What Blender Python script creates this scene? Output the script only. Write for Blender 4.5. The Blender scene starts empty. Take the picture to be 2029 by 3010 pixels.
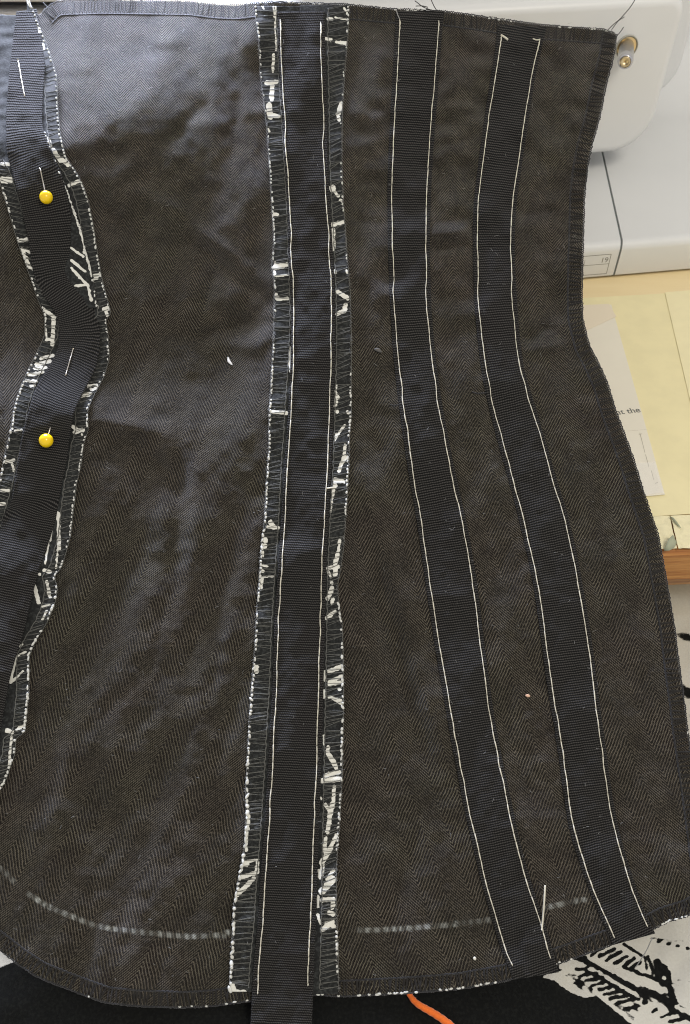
import bpy, bmesh, math, random
import numpy as np
from mathutils import Vector, Matrix

# ------------------------------------------------------------------ camera
F = 2607.0                      # focal length in photograph pixels
CX, CY = 1014.5, 1505.0         # optical centre in photograph pixels
H = 0.385                       # camera height over the desk top (m)
PITCH = math.radians(50.0)
CAM = np.array([0.0, 0.0, H])
RIGHT = np.array([1.0, 0, 0])
FWD = np.array([0, math.cos(PITCH), -math.sin(PITCH)])
UP = np.array([0, math.sin(PITCH), math.cos(PITCH)])

scene = bpy.context.scene
COL = scene.collection
cam_d = bpy.data.cameras.new('camera')
cam = bpy.data.objects.new('camera', cam_d)
COL.objects.link(cam)
cam.location = CAM
cam.rotation_euler = (math.pi / 2 - PITCH, 0, 0)
cam_d.sensor_fit = 'VERTICAL'
cam_d.sensor_height = 36.0
cam_d.sensor_width = 36.0 * 690 / 1024
cam_d.lens = 36.0 * F / 3010.0
cam_d.clip_start = 0.01
cam_d.clip_end = 50
cam_d.dof.use_dof = True
cam_d.dof.focus_distance = 0.475
cam_d.dof.aperture_fstop = 20
scene.camera = cam

# ------------------------------------------------------------------ light
w = bpy.data.worlds.new('World'); scene.world = w; w.use_nodes = True
bg = w.node_tree.nodes['Background']
bg.inputs[0].default_value = (1.0, 0.975, 0.94, 1); bg.inputs[1].default_value = 0.64

def area(name, loc, target, size, size_y, power, color):
    d = bpy.data.lights.new(name, 'AREA'); d.shape = 'RECTANGLE'
    d.size = size; d.size_y = size_y; d.energy = power; d.color = color
    o = bpy.data.objects.new(name, d); COL.objects.link(o)
    o.location = loc
    o.rotation_euler = (Vector(target) - Vector(loc)).to_track_quat('-Z', 'Y').to_euler()
    return o
area('window_light', (-0.48, 1.65, 0.68), (-.15, .5, .15), 0.6, 0.40, 140, (0.70, 0.77, 1.0))
area('room_lamp', (0.55, -0.35, 1.5), (0.1, .35, 0), 0.5, 0.5, 13.5, (1.0, 0.93, 0.81))
vs = scene.view_settings
vs.view_transform = 'Standard'; vs.look = 'None'; vs.exposure = 0.0; vs.gamma = 1.0
vs.use_curve_mapping = False
scene.render.resolution_x = 690; scene.render.resolution_y = 1024
scene.cycles.pixel_filter_type = 'BLACKMAN_HARRIS'; scene.cycles.filter_width = 1.05

# ------------------------------------------------------------------ helpers
rng = np.random.default_rng(7)
random.seed(7)

def rays(px, py):
    px = np.asarray(px, float); py = np.asarray(py, float)
    a = (px - CX) / F; b = -(py - CY) / F
    return a[..., None] * RIGHT + b[..., None] * UP + FWD

def on_z(px, py, z):
    r = rays(px, py)
    t = (z - H) / r[..., 2]
    return CAM + r * t[..., None]

def to_px(P):
    d = np.asarray(P) - CAM
    dep = d @ FWD
    return CX + F * (d @ RIGHT) / dep, CY - F * (d @ UP) / dep

TILE = {}
for r_, y0_ in zip('ABCD', (0, 750, 1500, 2250)):
    TILE[r_ + '1'] = (0, y0_, 2.24); TILE[r_ + '2'] = (700, y0_, 2.24); TILE[r_ + '3'] = (1330, y0_, 2.243)
TILE['D2'] = (650, 2250, 2.24)
TILE['L'] = (1400, 2650, 2.493); TILE['R'] = (1880, 1550, 2.584)

def T(tile, *c):
    x0, y0, s = TILE[tile]
    return [(x0 + c[i] / s, y0 + c[i + 1] / s) for i in range(0, len(c), 2)]

def make_noise(seed, n=64):
    g = np.random.default_rng(seed).normal(size=(n, n))
    def f(x, y):
        x = np.asarray(x, float) % n; y = np.asarray(y, float) % n
        xi = np.floor(x).astype(int); yi = np.floor(y).astype(int)
        fx = x - xi; fy = y - yi
        fx = fx * fx * (3 - 2 * fx); fy = fy * fy * (3 - 2 * fy)
        x1 = (xi + 1) % n; y1 = (yi + 1) % n; xi %= n; yi %= n
        return (g[yi, xi] * (1 - fx) + g[yi, x1] * fx) * (1 - fy) + (g[y1, xi] * (1 - fx) + g[y1, x1] * fx) * fy
    return f
N1, N2, N3, N4 = (make_noise(s) for s in (1, 2, 3, 4))

def sstep(a, b, x):
    t = np.clip((np.asarray(x, float) - a) / (b - a), 0, 1)
    return t * t * (3 - 2 * t)

# ------------------------------------------------------------------ the corset's surface
def gauss(x, y, cx, cy, sx, sy, deg=0):
    a = math.radians(deg); c, s = math.cos(a), math.sin(a)
    u = (x - cx) * c + (y - cy) * s; v = -(x - cx) * s + (y - cy) * c
    return np.exp(-0.5 * ((u / sx) ** 2 + (v / sy) ** 2))

CREASES = [(540, 690, 800, 890, 20, -3.0), (560, 650, 800, 830, 22, 2.4), (580, 980, 800, 945, 18, -2.6), (600, 1040, 800, 990, 24, 2.2),
           (545, 1290, 500, 1750, 26, -2.2), (590, 1300, 560, 1800, 26, 1.6), (700, 1450, 600, 2150, 24, -1.6), (230, 1270, 440, 1340, 34, -1.6), (430, 1330, 540, 1450, 24, -2.4), (260, 1225, 500, 1280, 26, 2.0),
           (1265, 655, 1400, 640, 13, -2.0), (1265, 690, 1400, 680, 15, 1.8), (1265, 735, 1395, 722, 13, -2.0), (1270, 470, 1390, 455, 16, 1.8), (1275, 430, 1400, 405, 14, -1.6), (1290, 300, 1420, 330, 16, 1.6),
           (1530, 640, 1700, 600, 16, -1.8), (1540, 760, 1690, 770, 16, 1.8), (1545, 800, 1690, 820, 16, -1.6), (1525, 1000, 1640, 960, 15, -2.2), (1530, 1040, 1660, 1010, 18, 1.8),
           (1030, 330, 1140, 350, 16, 1.8), (1030, 380, 1140, 400, 16, -1.6), (1030, 640, 1130, 660, 15, -1.6), (1040, 560, 1140, 570, 18, 1.6), (1050, 1180, 1170, 1240, 18, -1.4),
           (180, 480, 420, 440, 28, -2.6), (470, 420, 640, 300, 26, -2.6), (380, 560, 560, 640, 26, 2.4), (330, 640, 470, 760, 26, -2.4), (100, 1900, 330, 1780, 30, -1.0), (150, 2300, 480, 2000, 34, .8), (300, 2450, 620, 2100, 34, -.8)]
PROF_Y = np.arange(-400.0, 3400.0, 4.0)
PROF_V = np.interp(PROF_Y, [-400, 330, 480, 700, 880, 1000, 1190, 1330, 1600, 2200, 3400],
                   [0, 0, -3.0, -13, -19, -20, -5.5, -0.5, -1.0, 0, 0])
PROF_V = np.convolve(np.pad(PROF_V, 30, mode='edge'), np.hanning(61) / np.hanning(61).sum(), mode='valid')

def wave_mm(x, y):
    """height of the cloth toward the viewer, in millimetres"""
    x = np.asarray(x, float); y = np.asarray(y, float)
    crest = np.interp(x, [-150, 180, 420, 560, 720, 820], [430, 400, 335, 235, 60, -60])
    d = (crest - y) * 0.2
    sp = 10 * np.log1p(np.exp(np.clip(d / 10, -30, 30)))
    left = 1 - sstep(620, 860, x)
    W = -0.58 * np.minimum(sp, 90) * (1 - sstep(700, 900, x))
    # below the crest the cloth falls away, then comes forward again
    ysh = y + 45 * N2(x / 170 + 5, y / 260) - 0.12 * (x - 250)
    prof = np.interp(ysh, PROF_Y, PROF_V)
    W = W + prof * left
    # small sharp puckers
    W += -5.0 * gauss(x, y, 740, 935, 45, 60, 20) + 3.0 * gauss(x, y, 690, 860, 50, 30, -20)
    W += -3.0 * gauss(x, y, 330, 1330, 150, 42, 14) + 2.0 * gauss(x, y, 350, 1240, 130, 34, 14) - 3.0 * gauss(x, y, 470, 1390, 60, 40, 30)
    W += -4.0 * gauss(x, y, 600, 1010, 60, 26, 35) + 2.5 * gauss(x, y, 560, 1060, 60, 30, 35)
    W += 1.8 * gauss(x, y, 505, 130, 30, 18, -10) - 1.8 * gauss(x, y, 470, 150, 60, 14, -12)
    # long soft fold between the seam and the second tape
    for (cx, cy) in ((1110, 1680), (1150, 1850), (1190, 2010), (1240, 2150)):
        W += -2.6 * gauss(x, y, cx, cy, 26, 110, -18) + 1.7 * gauss(x, y, cx + 55, cy, 28, 110, -18)
    # puckers of the upper right panel
    pk = sstep(1000, 1120, x) * (1 - sstep(850, 1050, y))
    W += pk * (1.7 * N1(x / 95 + 3, y / 62) + 1.0 * N2(x / 50, y / 40))
    for (x1, y1, x2, y2, wd, amp) in CREASES:
        dx, dy = x2 - x1, y2 - y1; L2 = dx * dx + dy * dy; L = math.sqrt(L2)
        t = ((x - x1) * dx + (y - y1) * dy) / L2; dd = ((x - x1) * dy - (y - y1) * dx) / L + 5 * N1(t * 3 + x1, t * 0)
        fade = sstep(-.15, .3, t) * (1 - sstep(.7, 1.15, t))
        W += amp * fade * np.exp(-(dd / wd) ** 2)
    # slow waves everywhere
    W += 1.8 * N3((x + .25 * y) / 150, y / 300) + 1.1 * N4(x / 85, y / 110) + 0.42 * N2(x / 33, y / 33) + 0.10 * N1(x / 14, y / 14)
    # vertical drag lines in the wide panel
    W += left * sstep(1250, 1600, y) * (0.6 * np.sin((x + 0.38 * (y - 1300)) / 46.0) + 1.0 * N1((x + .3 * (y - 1300)) / 70, y / 420))
    return W

_GX = np.arange(-420.0, 2420.0, 3.0); _GY = np.arange(-160.0, 3320.0, 3.0)
_GW = wave_mm(*np.meshgrid(_GX, _GY))
def wave(x, y):
    fx = np.clip((np.asarray(x, float) - _GX[0]) / 3.0, 0, len(_GX) - 2.001); fy = np.clip((np.asarray(y, float) - _GY[0]) / 3.0, 0, len(_GY) - 2.001)
    i = fx.astype(int); j = fy.astype(int); a = fx - i; b = fy - j
    return (_GW[j, i] * (1 - a) + _GW[j, i + 1] * a) * (1 - b) + (_GW[j + 1, i] * (1 - a) + _GW[j + 1, i + 1] * a) * b

def base_depth(y):
    return 1.0 / (2.148 + 2.02e-4 * (np.asarray(y, float) - 1505))

def P(px, py, h=0.0):
    """point h millimetres in front of the corset's lining at a photograph pixel"""
    px = np.asarray(px, float); py = np.asarray(py, float)
    D = base_depth(py) - (wave(px, py) + h) / 1000.0
    return CAM + rays(px, py) * D[..., None]

class Curve:
    """x as a smooth function of y through picked points"""
    def __init__(self, pts, smooth=36, off=0.0):
        pts = sorted(pts, key=lambda p: p[1])
        self.y0, self.y1 = pts[0][1], pts[-1][1]
        ys = np.arange(self.y0 - 150, self.y1 + 151, 2.0)
        py_ = np.array([p[1] for p in pts]); px_ = np.array([p[0] for p in pts])
        xs = np.interp(ys, py_, px_)
        s0 = (px_[1] - px_[0]) / (py_[1] - py_[0] + 1e-6); s1 = (px_[-1] - px_[-2]) / (py_[-1] - py_[-2] + 1e-6)
        xs = np.where(ys < self.y0, px_[0] + (ys - self.y0) * s0, xs)
        xs = np.where(ys > self.y1, px_[-1] + (ys - self.y1) * s1, xs)
        if smooth:
            n = int(1.5 * smooth); k = np.exp(-0.5 * (np.arange(-n, n + 1) * 2.0 / smooth) ** 2); k /= k.sum()
            xs = np.convolve(np.pad(xs, n, mode='reflect', reflect_type='odd'), k, mode='valid')
        self.ys, self.xs = ys, xs + off
    def __call__(self, y):
        return np.interp(y, self.ys, self.xs)
    def shifted(self, off):
        c = Curve.__new__(Curve); c.ys, c.xs, c.y0, c.y1 = self.ys, self.xs + off, self.y0, self.y1
        return c

# ------------------------------------------------------------------ mesh helpers
def link(name, me, mat=None, parent=None, smooth=True):
    o = bpy.data.objects.new(name, me); COL.objects.link(o)
    if mat: me.materials.append(mat)
    if smooth and len(me.polygons): me.polygons.foreach_set('use_smooth', np.ones(len(me.polygons), bool))
    if parent:
        o.parent = parent
        o.matrix_parent_inverse = parent.matrix_world.inverted() if False else Matrix.Translation(-parent.location)
    return o

def mesh_from(name, verts, faces):
    me = bpy.data.meshes.new(name)
    verts = np.asarray(verts, np.float32); faces = np.asarray(faces, np.int32)
    nf, k = faces.shape
    me.vertices.add(len(verts)); me.vertices.foreach_set('co', verts.ravel())
    me.loops.add(nf * k); me.loops.foreach_set('vertex_index', faces.ravel())
    me.polygons.add(nf); me.polygons.foreach_set('loop_start', np.arange(0, nf * k, k, dtype=np.int32))
    me.update(calc_edges=True); me.validate()
    return me

def grid_faces(nr, nc):
    i = np.arange(nr - 1)[:, None] * nc + np.arange(nc - 1)[None, :]
    return np.stack([i, i + nc, i + nc + 1, i + 1], -1).reshape(-1, 4)

def set_uv(me, uv):
    li = np.empty(len(me.loops), np.int32); me.loops.foreach_get('vertex_index', li)
    l = me.uv_layers.new(name='weave'); l.data.foreach_set('uv', uv[li].astype(np.float32).ravel())

def set_attr(me, name, val):
    a = me.attributes.new(name, 'FLOAT', 'POINT'); a.data.foreach_set('value', np.asarray(val, np.float32).ravel())

class Tubes:
    """collects thin round threads into one mesh"""
    def __init__(self): self.v = []; self.f = []; self.n = 0
    def add(self, pts, r, sides=5, taper=False):
        pts = np.asarray(pts, float); m = len(pts)
        if m < 2: return
        t = np.gradient(pts, axis=0); t /= np.linalg.norm(t, axis=1)[:, None] + 1e-12
        nrm = CAM - pts; nrm /= np.linalg.norm(nrm, axis=1)[:, None]
        s = np.cross(t, nrm); s /= np.linalg.norm(s, axis=1)[:, None] + 1e-12
        n = np.cross(s, t)
        rr = np.full(m, r, float) if np.isscalar(r) else np.asarray(r, float)
        if taper:
            rr = rr.copy(); rr[0] *= .35; rr[-1] *= .35
        a = np.arange(sides) * 2 * math.pi / sides
        ring = pts[:, None, :] + rr[:, None, None] * (np.cos(a)[None, :, None] * s[:, None, :] + np.sin(a)[None, :, None] * n[:, None, :])
        base = self.n; self.v.append(ring.reshape(-1, 3))
        for i in range(m - 1):
            for j in range(sides):
                k = (j + 1) % sides
                self.f.append((base + i * sides + j, base + i * sides + k, base + (i + 1) * sides + k, base + (i + 1) * sides + j))
        self.n += m * sides
        for end, idx in ((0, 0), (m - 1, m - 1)):
            self.v.append(pts[idx][None, :]); c = self.n; self.n += 1
            for j in range(sides):
                k = (j + 1) % sides
                self.f.append((c, base + end * sides + k, base + end * sides + j, c))
    def build(self, name, mat, parent=None, stuff=True):
        fs = np.asarray(self.f)
        me = bpy.data.meshes.new(name)
        me.from_pydata(np.concatenate(self.v).tolist(), [], [tuple(dict.fromkeys(q)) for q in fs.tolist()])
        o = link(name, me, mat, parent)
        if stuff: o['kind'] = 'stuff'
        return o

ICO = None
def add_blob(tb, c, rx, ry, rz, ax):
    """a small ellipsoid bead joined into a Tubes collector; ax = long axis"""
    global ICO
    if ICO is None:
        bm = bmesh.new(); bmesh.ops.create_icosphere(bm, subdivisions=2, radius=1)
        ICO = (np.array([v.co[:] for v in bm.verts]), [[v.index for v in f.verts] for f in bm.faces]); bm.free()
    ax = np.asarray(ax, float); ax /= np.linalg.norm(ax)
    n = CAM - c; n /= np.linalg.norm(n); s = np.cross(ax, n); s /= np.linalg.norm(s); n = np.cross(s, ax)
    v = c + ICO[0][:, :1] * ax * rx + ICO[0][:, 1:2] * s * ry + ICO[0][:, 2:] * n * rz
    tb.v.append(v)
    for f in ICO[1]: tb.f.append((f[0] + tb.n, f[1] + tb.n, f[2] + tb.n, f[0] + tb.n))
    tb.n += len(v)

def empty(name, loc, label=None, cat=None, group=None):
    o = bpy.data.objects.new(name, None); COL.objects.link(o); o.location = loc
    o.empty_display_size = 0.01
    if label: tag(o, label, cat, group)
    return o

def tag(o, label, cat, group=None):
    o['label'] = label; o['category'] = cat
    if group: o['group'] = group
    return o

# ------------------------------------------------------------------ materials
def srgb(r, g, b):
    f = lambda c: (c / 255 / 12.92) if c / 255 <= 0.04045 else ((c / 255 + .055) / 1.055) ** 2.4
    return (f(r), f(g), f(b), 1)

class NT:
    def __init__(self, name):
        self.m = bpy.data.materials.new(name); self.m.use_nodes = True
        self.t = self.m.node_tree; self.b = self.t.nodes['Principled BSDF']
    def n(self, typ, **kw):
        nd = self.t.nodes.new(typ)
        for k, v in kw.items(): setattr(nd, k, v)
        return nd
    def l(self, a, b): self.t.links.new(a, b)
    def math(self, op, a, b=None, c=None, clamp=False):
        nd = self.n('ShaderNodeMath', operation=op); nd.use_clamp = clamp
        for i, v in enumerate((a, b, c)):
            if v is None: continue
            if isinstance(v, (int, float)): nd.inputs[i].default_value = v
            else: self.l(v, nd.inputs[i])
        return nd.outputs[0]
    def mix(self, f, a, b, blend='MIX'):
        nd = self.n('ShaderNodeMix', data_type='RGBA', blend_type=blend)
        for i, v in ((0, f), (6, a), (7, b)):
            if isinstance(v, (int, float)): nd.inputs[i].default_value = v
            elif isinstance(v, tuple): nd.inputs[i].default_value = v
            else: self.l(v, nd.inputs[i])
        return nd.outputs[2]
    def noise(self, vec, scale, detail=3, rough=.55):
        nd = self.n('ShaderNodeTexNoise'); nd.inputs['Scale'].default_value = scale
        nd.inputs['Detail'].default_value = detail; nd.inputs['Roughness'].default_value = rough
        if vec is not None: self.l(vec, nd.inputs['Vector'])
        return nd.outputs[0]
    def ramp(self, v, lo, hi):
        nd = self.n('ShaderNodeMapRange'); nd.interpolation_type = 'SMOOTHSTEP'
        self.l(v, nd.inputs[0]); nd.inputs[1].default_value = lo; nd.inputs[2].default_value = hi
        return nd.outputs[0]
    def bump(self, h, strength, dist):
        nd = self.n('ShaderNodeBump'); nd.inputs['Strength'].default_value = strength; nd.inputs['Distance'].default_value = dist
        self.l(h, nd.inputs['Height']); self.l(nd.outputs[0], self.b.inputs['Normal'])
    def set(self, **kw):
        for k, v in kw.items():
            s = self.b.inputs[k.replace('_', ' ')]
            if hasattr(v, 'is_linked') or hasattr(v, 'links'): self.l(v, s)
            else: s.default_value = v
    def obj_vec(self): return self.n('ShaderNodeTexCoord').outputs['Object']
    def uv(self):
        nd = self.n('ShaderNodeUVMap'); nd.uv_map = 'weave'; return nd.outputs[0]
    def attr(self, name):
        nd = self.n('ShaderNodeAttribute', attribute_name=name); return nd.outputs['Fac']

def mat_herringbone():
    k = NT('herringbone_cotton')
    uv = k.uv(); sep = k.n('ShaderNodeSeparateXYZ'); k.l(uv, sep.inputs[0])
    warp = k.noise(uv, 0.09, 2); warp = k.math('MULTIPLY', k.math('SUBTRACT', warp, 0.5), 1.8)
    fine = k.noise(uv, 1.4, 2)
    u = k.math('ADD', sep.outputs[0], warp)
    v = k.math('ADD', sep.outputs[1], k.math('MULTIPLY', fine, 0.4))
    tri = k.math('PINGPONG', u, 11.5)
    ph = k.math('MULTIPLY', k.math('ADD', v, k.math('MULTIPLY', tri, 1.25)), 2 * math.pi / 1.85)
    s = k.math('SINE', ph)
    # the yarn crosses the diagonal in short dashes
    dash = k.math('SINE', k.math('MULTIPLY', u, 2 * math.pi / 0.62))
    s2 = k.math('ADD', s, k.math('MULTIPLY', dash, 0.42))
    line = k.ramp(s2, 0.25, 1.15)
    n1 = k.noise(uv, 5.0, 3, .7); blot = k.noise(uv, 0.035, 3); blot2 = k.noise(uv, 0.012, 2)
    patch = k.ramp(k.noise(uv, 0.06, 2), .3, .7)
    amt = k.math('MULTIPLY', line, k.math('MULTIPLY', k.math('MULTIPLY_ADD', n1, 1.5, 0.1), k.math('MULTIPLY_ADD', patch, .6, .55)), clamp=True)
    base = k.mix(k.ramp(blot, .35, .65), srgb(27, 23, 20), srgb(27, 25, 20))
    hi = k.mix(k.ramp(blot2, .4, .6), srgb(114, 106, 94), srgb(112, 107, 91))
    c = k.mix(amt, base, hi)
    grain = k.noise(uv, 0.85, 4, .8); mott = k.noise(uv, .16, 3, .6)
    c = k.mix(k.math('MULTIPLY', k.ramp(grain, .50, .66), 0.44), c, srgb(108, 101, 91))
    c = k.mix(k.math('MULTIPLY', k.ramp(k.math('SUBTRACT', 1.0, grain), .52, .68), 0.6), c, srgb(18, 16, 15))
    c = k.mix(k.math('MULTIPLY', k.ramp(mott, .45, .7), 0.28), c, srgb(26, 22, 20))
    chalk = k.attr('chalk')
    ch = k.math('MULTIPLY', chalk, k.math('MULTIPLY_ADD', k.ramp(n1, .3, .6), .5, k.math('MULTIPLY', line, .35)), clamp=True)
    c = k.mix(k.math('MULTIPLY', ch, 1.3, clamp=True), c, srgb(184, 188, 184))
    k.set(Base_Color=c, Roughness=0.9, Sheen_Weight=0.16, Sheen_Roughness=0.5, Specular_IOR_Level=0.08)
    k.b.inputs['Sheen Tint'].default_value = (0.95, 0.96, 1.0, 1)
    k.bump(k.math('ADD', s2, k.math('MULTIPLY', grain, 2.5)), 0.6, 0.00030)
    return k.m

def mat_tape(name='grosgrain_tape'):
    k = NT(name)
    uv = k.uv(); sep = k.n('ShaderNodeSeparateXYZ'); k.l(uv, sep.inputs[0])
    wob = k.math('MULTIPLY', k.math('SUBTRACT', k.noise(uv, 0.25, 2), 0.5), 0.9)
    row = k.math('MULTIPLY', k.math('ADD', sep.outputs[1], wob), 2 * math.pi / 1.28)
    rib = k.math('SINE', row)
    colm = k.math('SINE', k.math('ADD', k.math('MULTIPLY', sep.outputs[0], 2 * math.pi / 0.95), k.math('MULTIPLY', row, 0.5)))
    n1 = k.noise(uv, 3.2, 3, .65)
    hgt = k.math('ADD', rib, k.math('MULTIPLY', colm, 0.55))
    f = k.math('MULTIPLY', k.ramp(hgt, -0.3, 1.2), k.math('MULTIPLY_ADD', n1, .7, .5))
    c = k.mix(f, srgb(23, 23, 23), srgb(78, 76, 74))
    lint = k.ramp(k.noise(uv, 1.1, 4, .8), .74, .80)
    c = k.mix(k.math('MULTIPLY', lint, .25), c, srgb(150, 150, 150))
    k.set(Base_Color=c, Roughness=0.85, Sheen_Weight=0.05, Sheen_Roughness=0.5, Specular_IOR_Level=0.05)
    k.b.inputs['Sheen Tint'].default_value = (0.95, 0.96, 1.0, 1)
    k.bump(k.math('ADD', hgt, k.math('MULTIPLY', n1, .8)), 0.6, 0.0003)
    return k.m

def mat_print(name, dark, light, velvet=0.3, dark2=srgb(50, 52, 52)):
    k = NT(name)
    ov = k.obj_vec(); a = k.attr('ink')
    n1 = k.noise(ov, 2600, 3, .7)
    mps = k.n('ShaderNodeMapping'); k.l(ov, mps.inputs[0]); mps.inputs['Rotation'].default_value = (0, 0, .6); mps.inputs['Scale'].default_value = (500, 2600, 1500)
    st = k.noise(mps.outputs[0], 1.0, 3, .7)
    edge = k.math('ADD', k.math('ADD', a, k.math('MULTIPLY', k.math('SUBTRACT', n1, .5), .3)), k.math('MULTIPLY', k.math('SUBTRACT', st, .5), .7))
    m = k.ramp(edge, .38, .62)
    d2 = k.mix(k.ramp(k.noise(ov, 700, 3), .4, .75), dark, dark2)
    l2 = k.mix(k.noise(ov, 900, 3), light, srgb(204, 202, 192))
    c = k.mix(m, d2, l2)
    k.set(Base_Color=c, Roughness=0.95, Sheen_Weight=velvet, Sheen_Roughness=0.5, Specular_IOR_Level=0.15)
    k.bump(k.noise(ov, 1800, 3, .7), 0.5, 0.0004)
    return k.m

def mat_simple(name, col, rough=.6, metal=0.0, sheen=0.0, nscale=0, namt=0.15, bump=0.0, spec=.4):
    k = NT(name)
    if nscale:
        n1 = k.noise(k.obj_vec(), nscale, 4, .6)
        c = k.mix(k.math('MULTIPLY', k.ramp(n1, .3, .7), namt), col, tuple(v * .45 for v in col[:3]) + (1,))
        k.set(Base_Color=c)
        if bump: k.bump(n1, .5, bump)
    else: k.set(Base_Color=col)
    k.set(Roughness=rough, Metallic=metal, Sheen_Weight=sheen, Specular_IOR_Level=spec)
    return k.m

M_CLOTH = mat_herringbone()
M_TAPE = mat_tape()
M_PRINT = mat_print('printed_velvet_allowance', srgb(30, 31, 31), srgb(230, 230, 223), .15, srgb(58, 60, 59))
M_LAP = mat_print('printed_velvet_shaded', srgb(13, 14, 13), srgb(186, 183, 174), .04, srgb(24, 25, 23))  # light print tone lowered, putting the lap's shading into the colour
M_WHITE = mat_simple('cream_topstitch_thread', srgb(216, 211, 194), .7, sheen=.2, nscale=3000, namt=.25)
M_DARK = mat_simple('charcoal_overlock_thread', srgb(36, 34, 32), .9, sheen=.05, nscale=3000, namt=.4)
M_OVER = mat_simple('grey_overlock_thread', srgb(104, 104, 99), .85, sheen=.1, nscale=3000, namt=.4)
M_EDGE = mat_simple('taupe_overlock_thread', srgb(84, 80, 76), .9, nscale=3000, namt=.4)
M_BLACK = mat_simple('black_thread', srgb(30, 30, 34), .8, sheen=.2)
M_FLECK = mat_simple('white_velvet_fleck', srgb(212, 212, 206), .9, nscale=2500, namt=.35)
M_FIBRE = mat_simple('lint_fibre', srgb(150, 150, 148), .9)

# ------------------------------------------------------------------ picked curves of the photograph
# topstitch lines of the three sewn tapes
S1L = Curve(T('A2',278,130,290,500,305,760,325,1060,343,1400) + T('B2',350,0,362,220,370,520,360,850,348,1100,325,1400)
            + T('C2',310,20,290,350,265,750,255,1180,240,1400) + T('D2',340,0,325,250,310,500,290,750,275,1050,250,1300,240,1500))
S1R = Curve(T('A2',545,150,548,400,560,700,565,1000,578,1300) + T('B2',602,0,612,250,616,500,610,800,600,1100,590,1400)
            + T('C2',570,0,550,400,540,800,530,1200) + T('D2',628,0,615,300,600,700,595,900,580,1200,570,1450))
S2L = Curve(T('A2',1065,150,1045,550,1025,900,1012,1200) + T('B2',1018,0,1030,300,1050,650,1085,950,1125,1250,1170,1550)
            + T('C2',1197,0,1240,300,1290,650,1335,950,1390,1250,1430,1500) + T('D3',55,0,100,250,160,500,215,750,285,1000,345,1200,390,1310))
S2R = Curve(T('A2',1322,140,1300,450,1275,750,1250,1100,1240,1350) + T('B2',1235,0,1245,350,1275,700,1320,1000,1375,1300,1430,1550)
            + T('C3',50,0,100,250,145,550,180,850,210,1080,245,1350,285,1550) + T('D3',310,0,365,250,415,500,480,730,550,950,600,1100,650,1280))
S3L = Curve(T('A3',322,235,300,420,270,580,240,780,210,1000,185,1200,165,1400) + T('B3',165,0,170,230,190,500,225,780,270,1000,320,1200,380,1400)
            + T('C3',457,0,510,230,570,500,610,800,645,1100,690,1350) + T('D3',742,0,770,250,820,500,890,700,960,900,1030,1050,1065,1130))
S3R = Curve(T('A3',575,265,550,370,520,500,490,700,460,900,430,1100,400,1300,385,1500) + T('B3',383,0,395,250,410,450,425,640,460,820,510,960,555,1120,600,1260,650,1450)
            + T('C3',727,0,780,220,830,480,870,720,905,950,940,1250) + T('D3',1000,0,1020,170,1060,380,1110,580,1170,760,1220,920,1250,990,1285,1060))
# pinned tape over the left seam
TL_L = Curve([(49,30)] + T('A1',75,350,42,700,42,1000,75,1110,150,1400,198,1630) + T('B1',205,50,250,220,335,330,388,430,395,560,370,650,300,770,230,880,190,1020,150,1160,110,1400,70,1650)
             + T('C1',15,30,-10,250,-70,600,-200,1100,-330,1500) + [(-190,2350)], smooth=14)
TL_R = Curve([(108,22)] + T('A1',268,200,298,440,282,650,278,830,340,1020,400,1120,440,1270,470,1400,465,1600) + T('B1',460,0,480,160,560,250,620,350,660,470,660,620,630,760,560,880,500,1000,465,1150,440,1350,400,1550)
             + T('C1',370,50,300,280,255,400,200,620,150,830,110,950,60,1130,20,1350,0,1480) + [(-25,2350)], smooth=14)
# seam allowances
AM_L = Curve(T('A2',112,40,140,250,150,480,190,800,205,1000,220,1250,240,1600) + T('B2',225,60,243,200,240,500,225,770,210,1030,205,1300,190,1500)
             + T('C2',180,60,160,200,145,420,130,620,115,900,95,1150,80,1350) + T('D2',175,0,168,130,172,320,155,560,120,750,90,900,75,1200,58,1490), smooth=9)
AM_R = Curve(T('A2',728,40,718,250,700,450,685,680,680,850,680,1100,690,1350) + T('B2',715,20,735,250,740,500,742,800,742,1050,728,1200,725,1400)
             + T('C2',707,20,690,250,668,400,652,470,652,560,680,750,690,1000,690,1250) + T('D2',795,0,790,130,775,400,755,650,755,900,765,1200,770,1470), smooth=9)
AL_R = Curve(T('A1',185,-10,260,180,330,370,370,500,376,700,392,880,430,1040,490,1120,540,1210,580,1330,610,1480,640,1690) + T('B1',670,170,705,300,728,392,690,420,710,540,716,680,680,800,610,930,572,1020,577,1150,545,1250,530,1380,500,1500)
             + T('C1',478,10,460,170,430,280,400,380,352,430,375,520,355,620,310,730,230,860,187,960,186,1200,160,1470,100,1490,95,1600) + T('D1',40,80,0,160,-40,260), smooth=7)
AL_L = Curve([(-70,40), (-40,450)] + T('A1',-10,1150,40,1320,80,1450,130,1620) + T('B1',165,30,210,160,250,280,300,400,300,530,250,640,180,780,140,870,100,1000,75,1150,40,1300,0,1500)
             + [(-40,1560), (-150,1900)], smooth=9)
AI_R = Curve(T('A1',280,830,345,1010,385,1120,430,1220,485,1380,535,1520,562,1650) + T('B1',578,20,604,130,632,300,645,370), smooth=7)   # upper layer's edge

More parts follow.
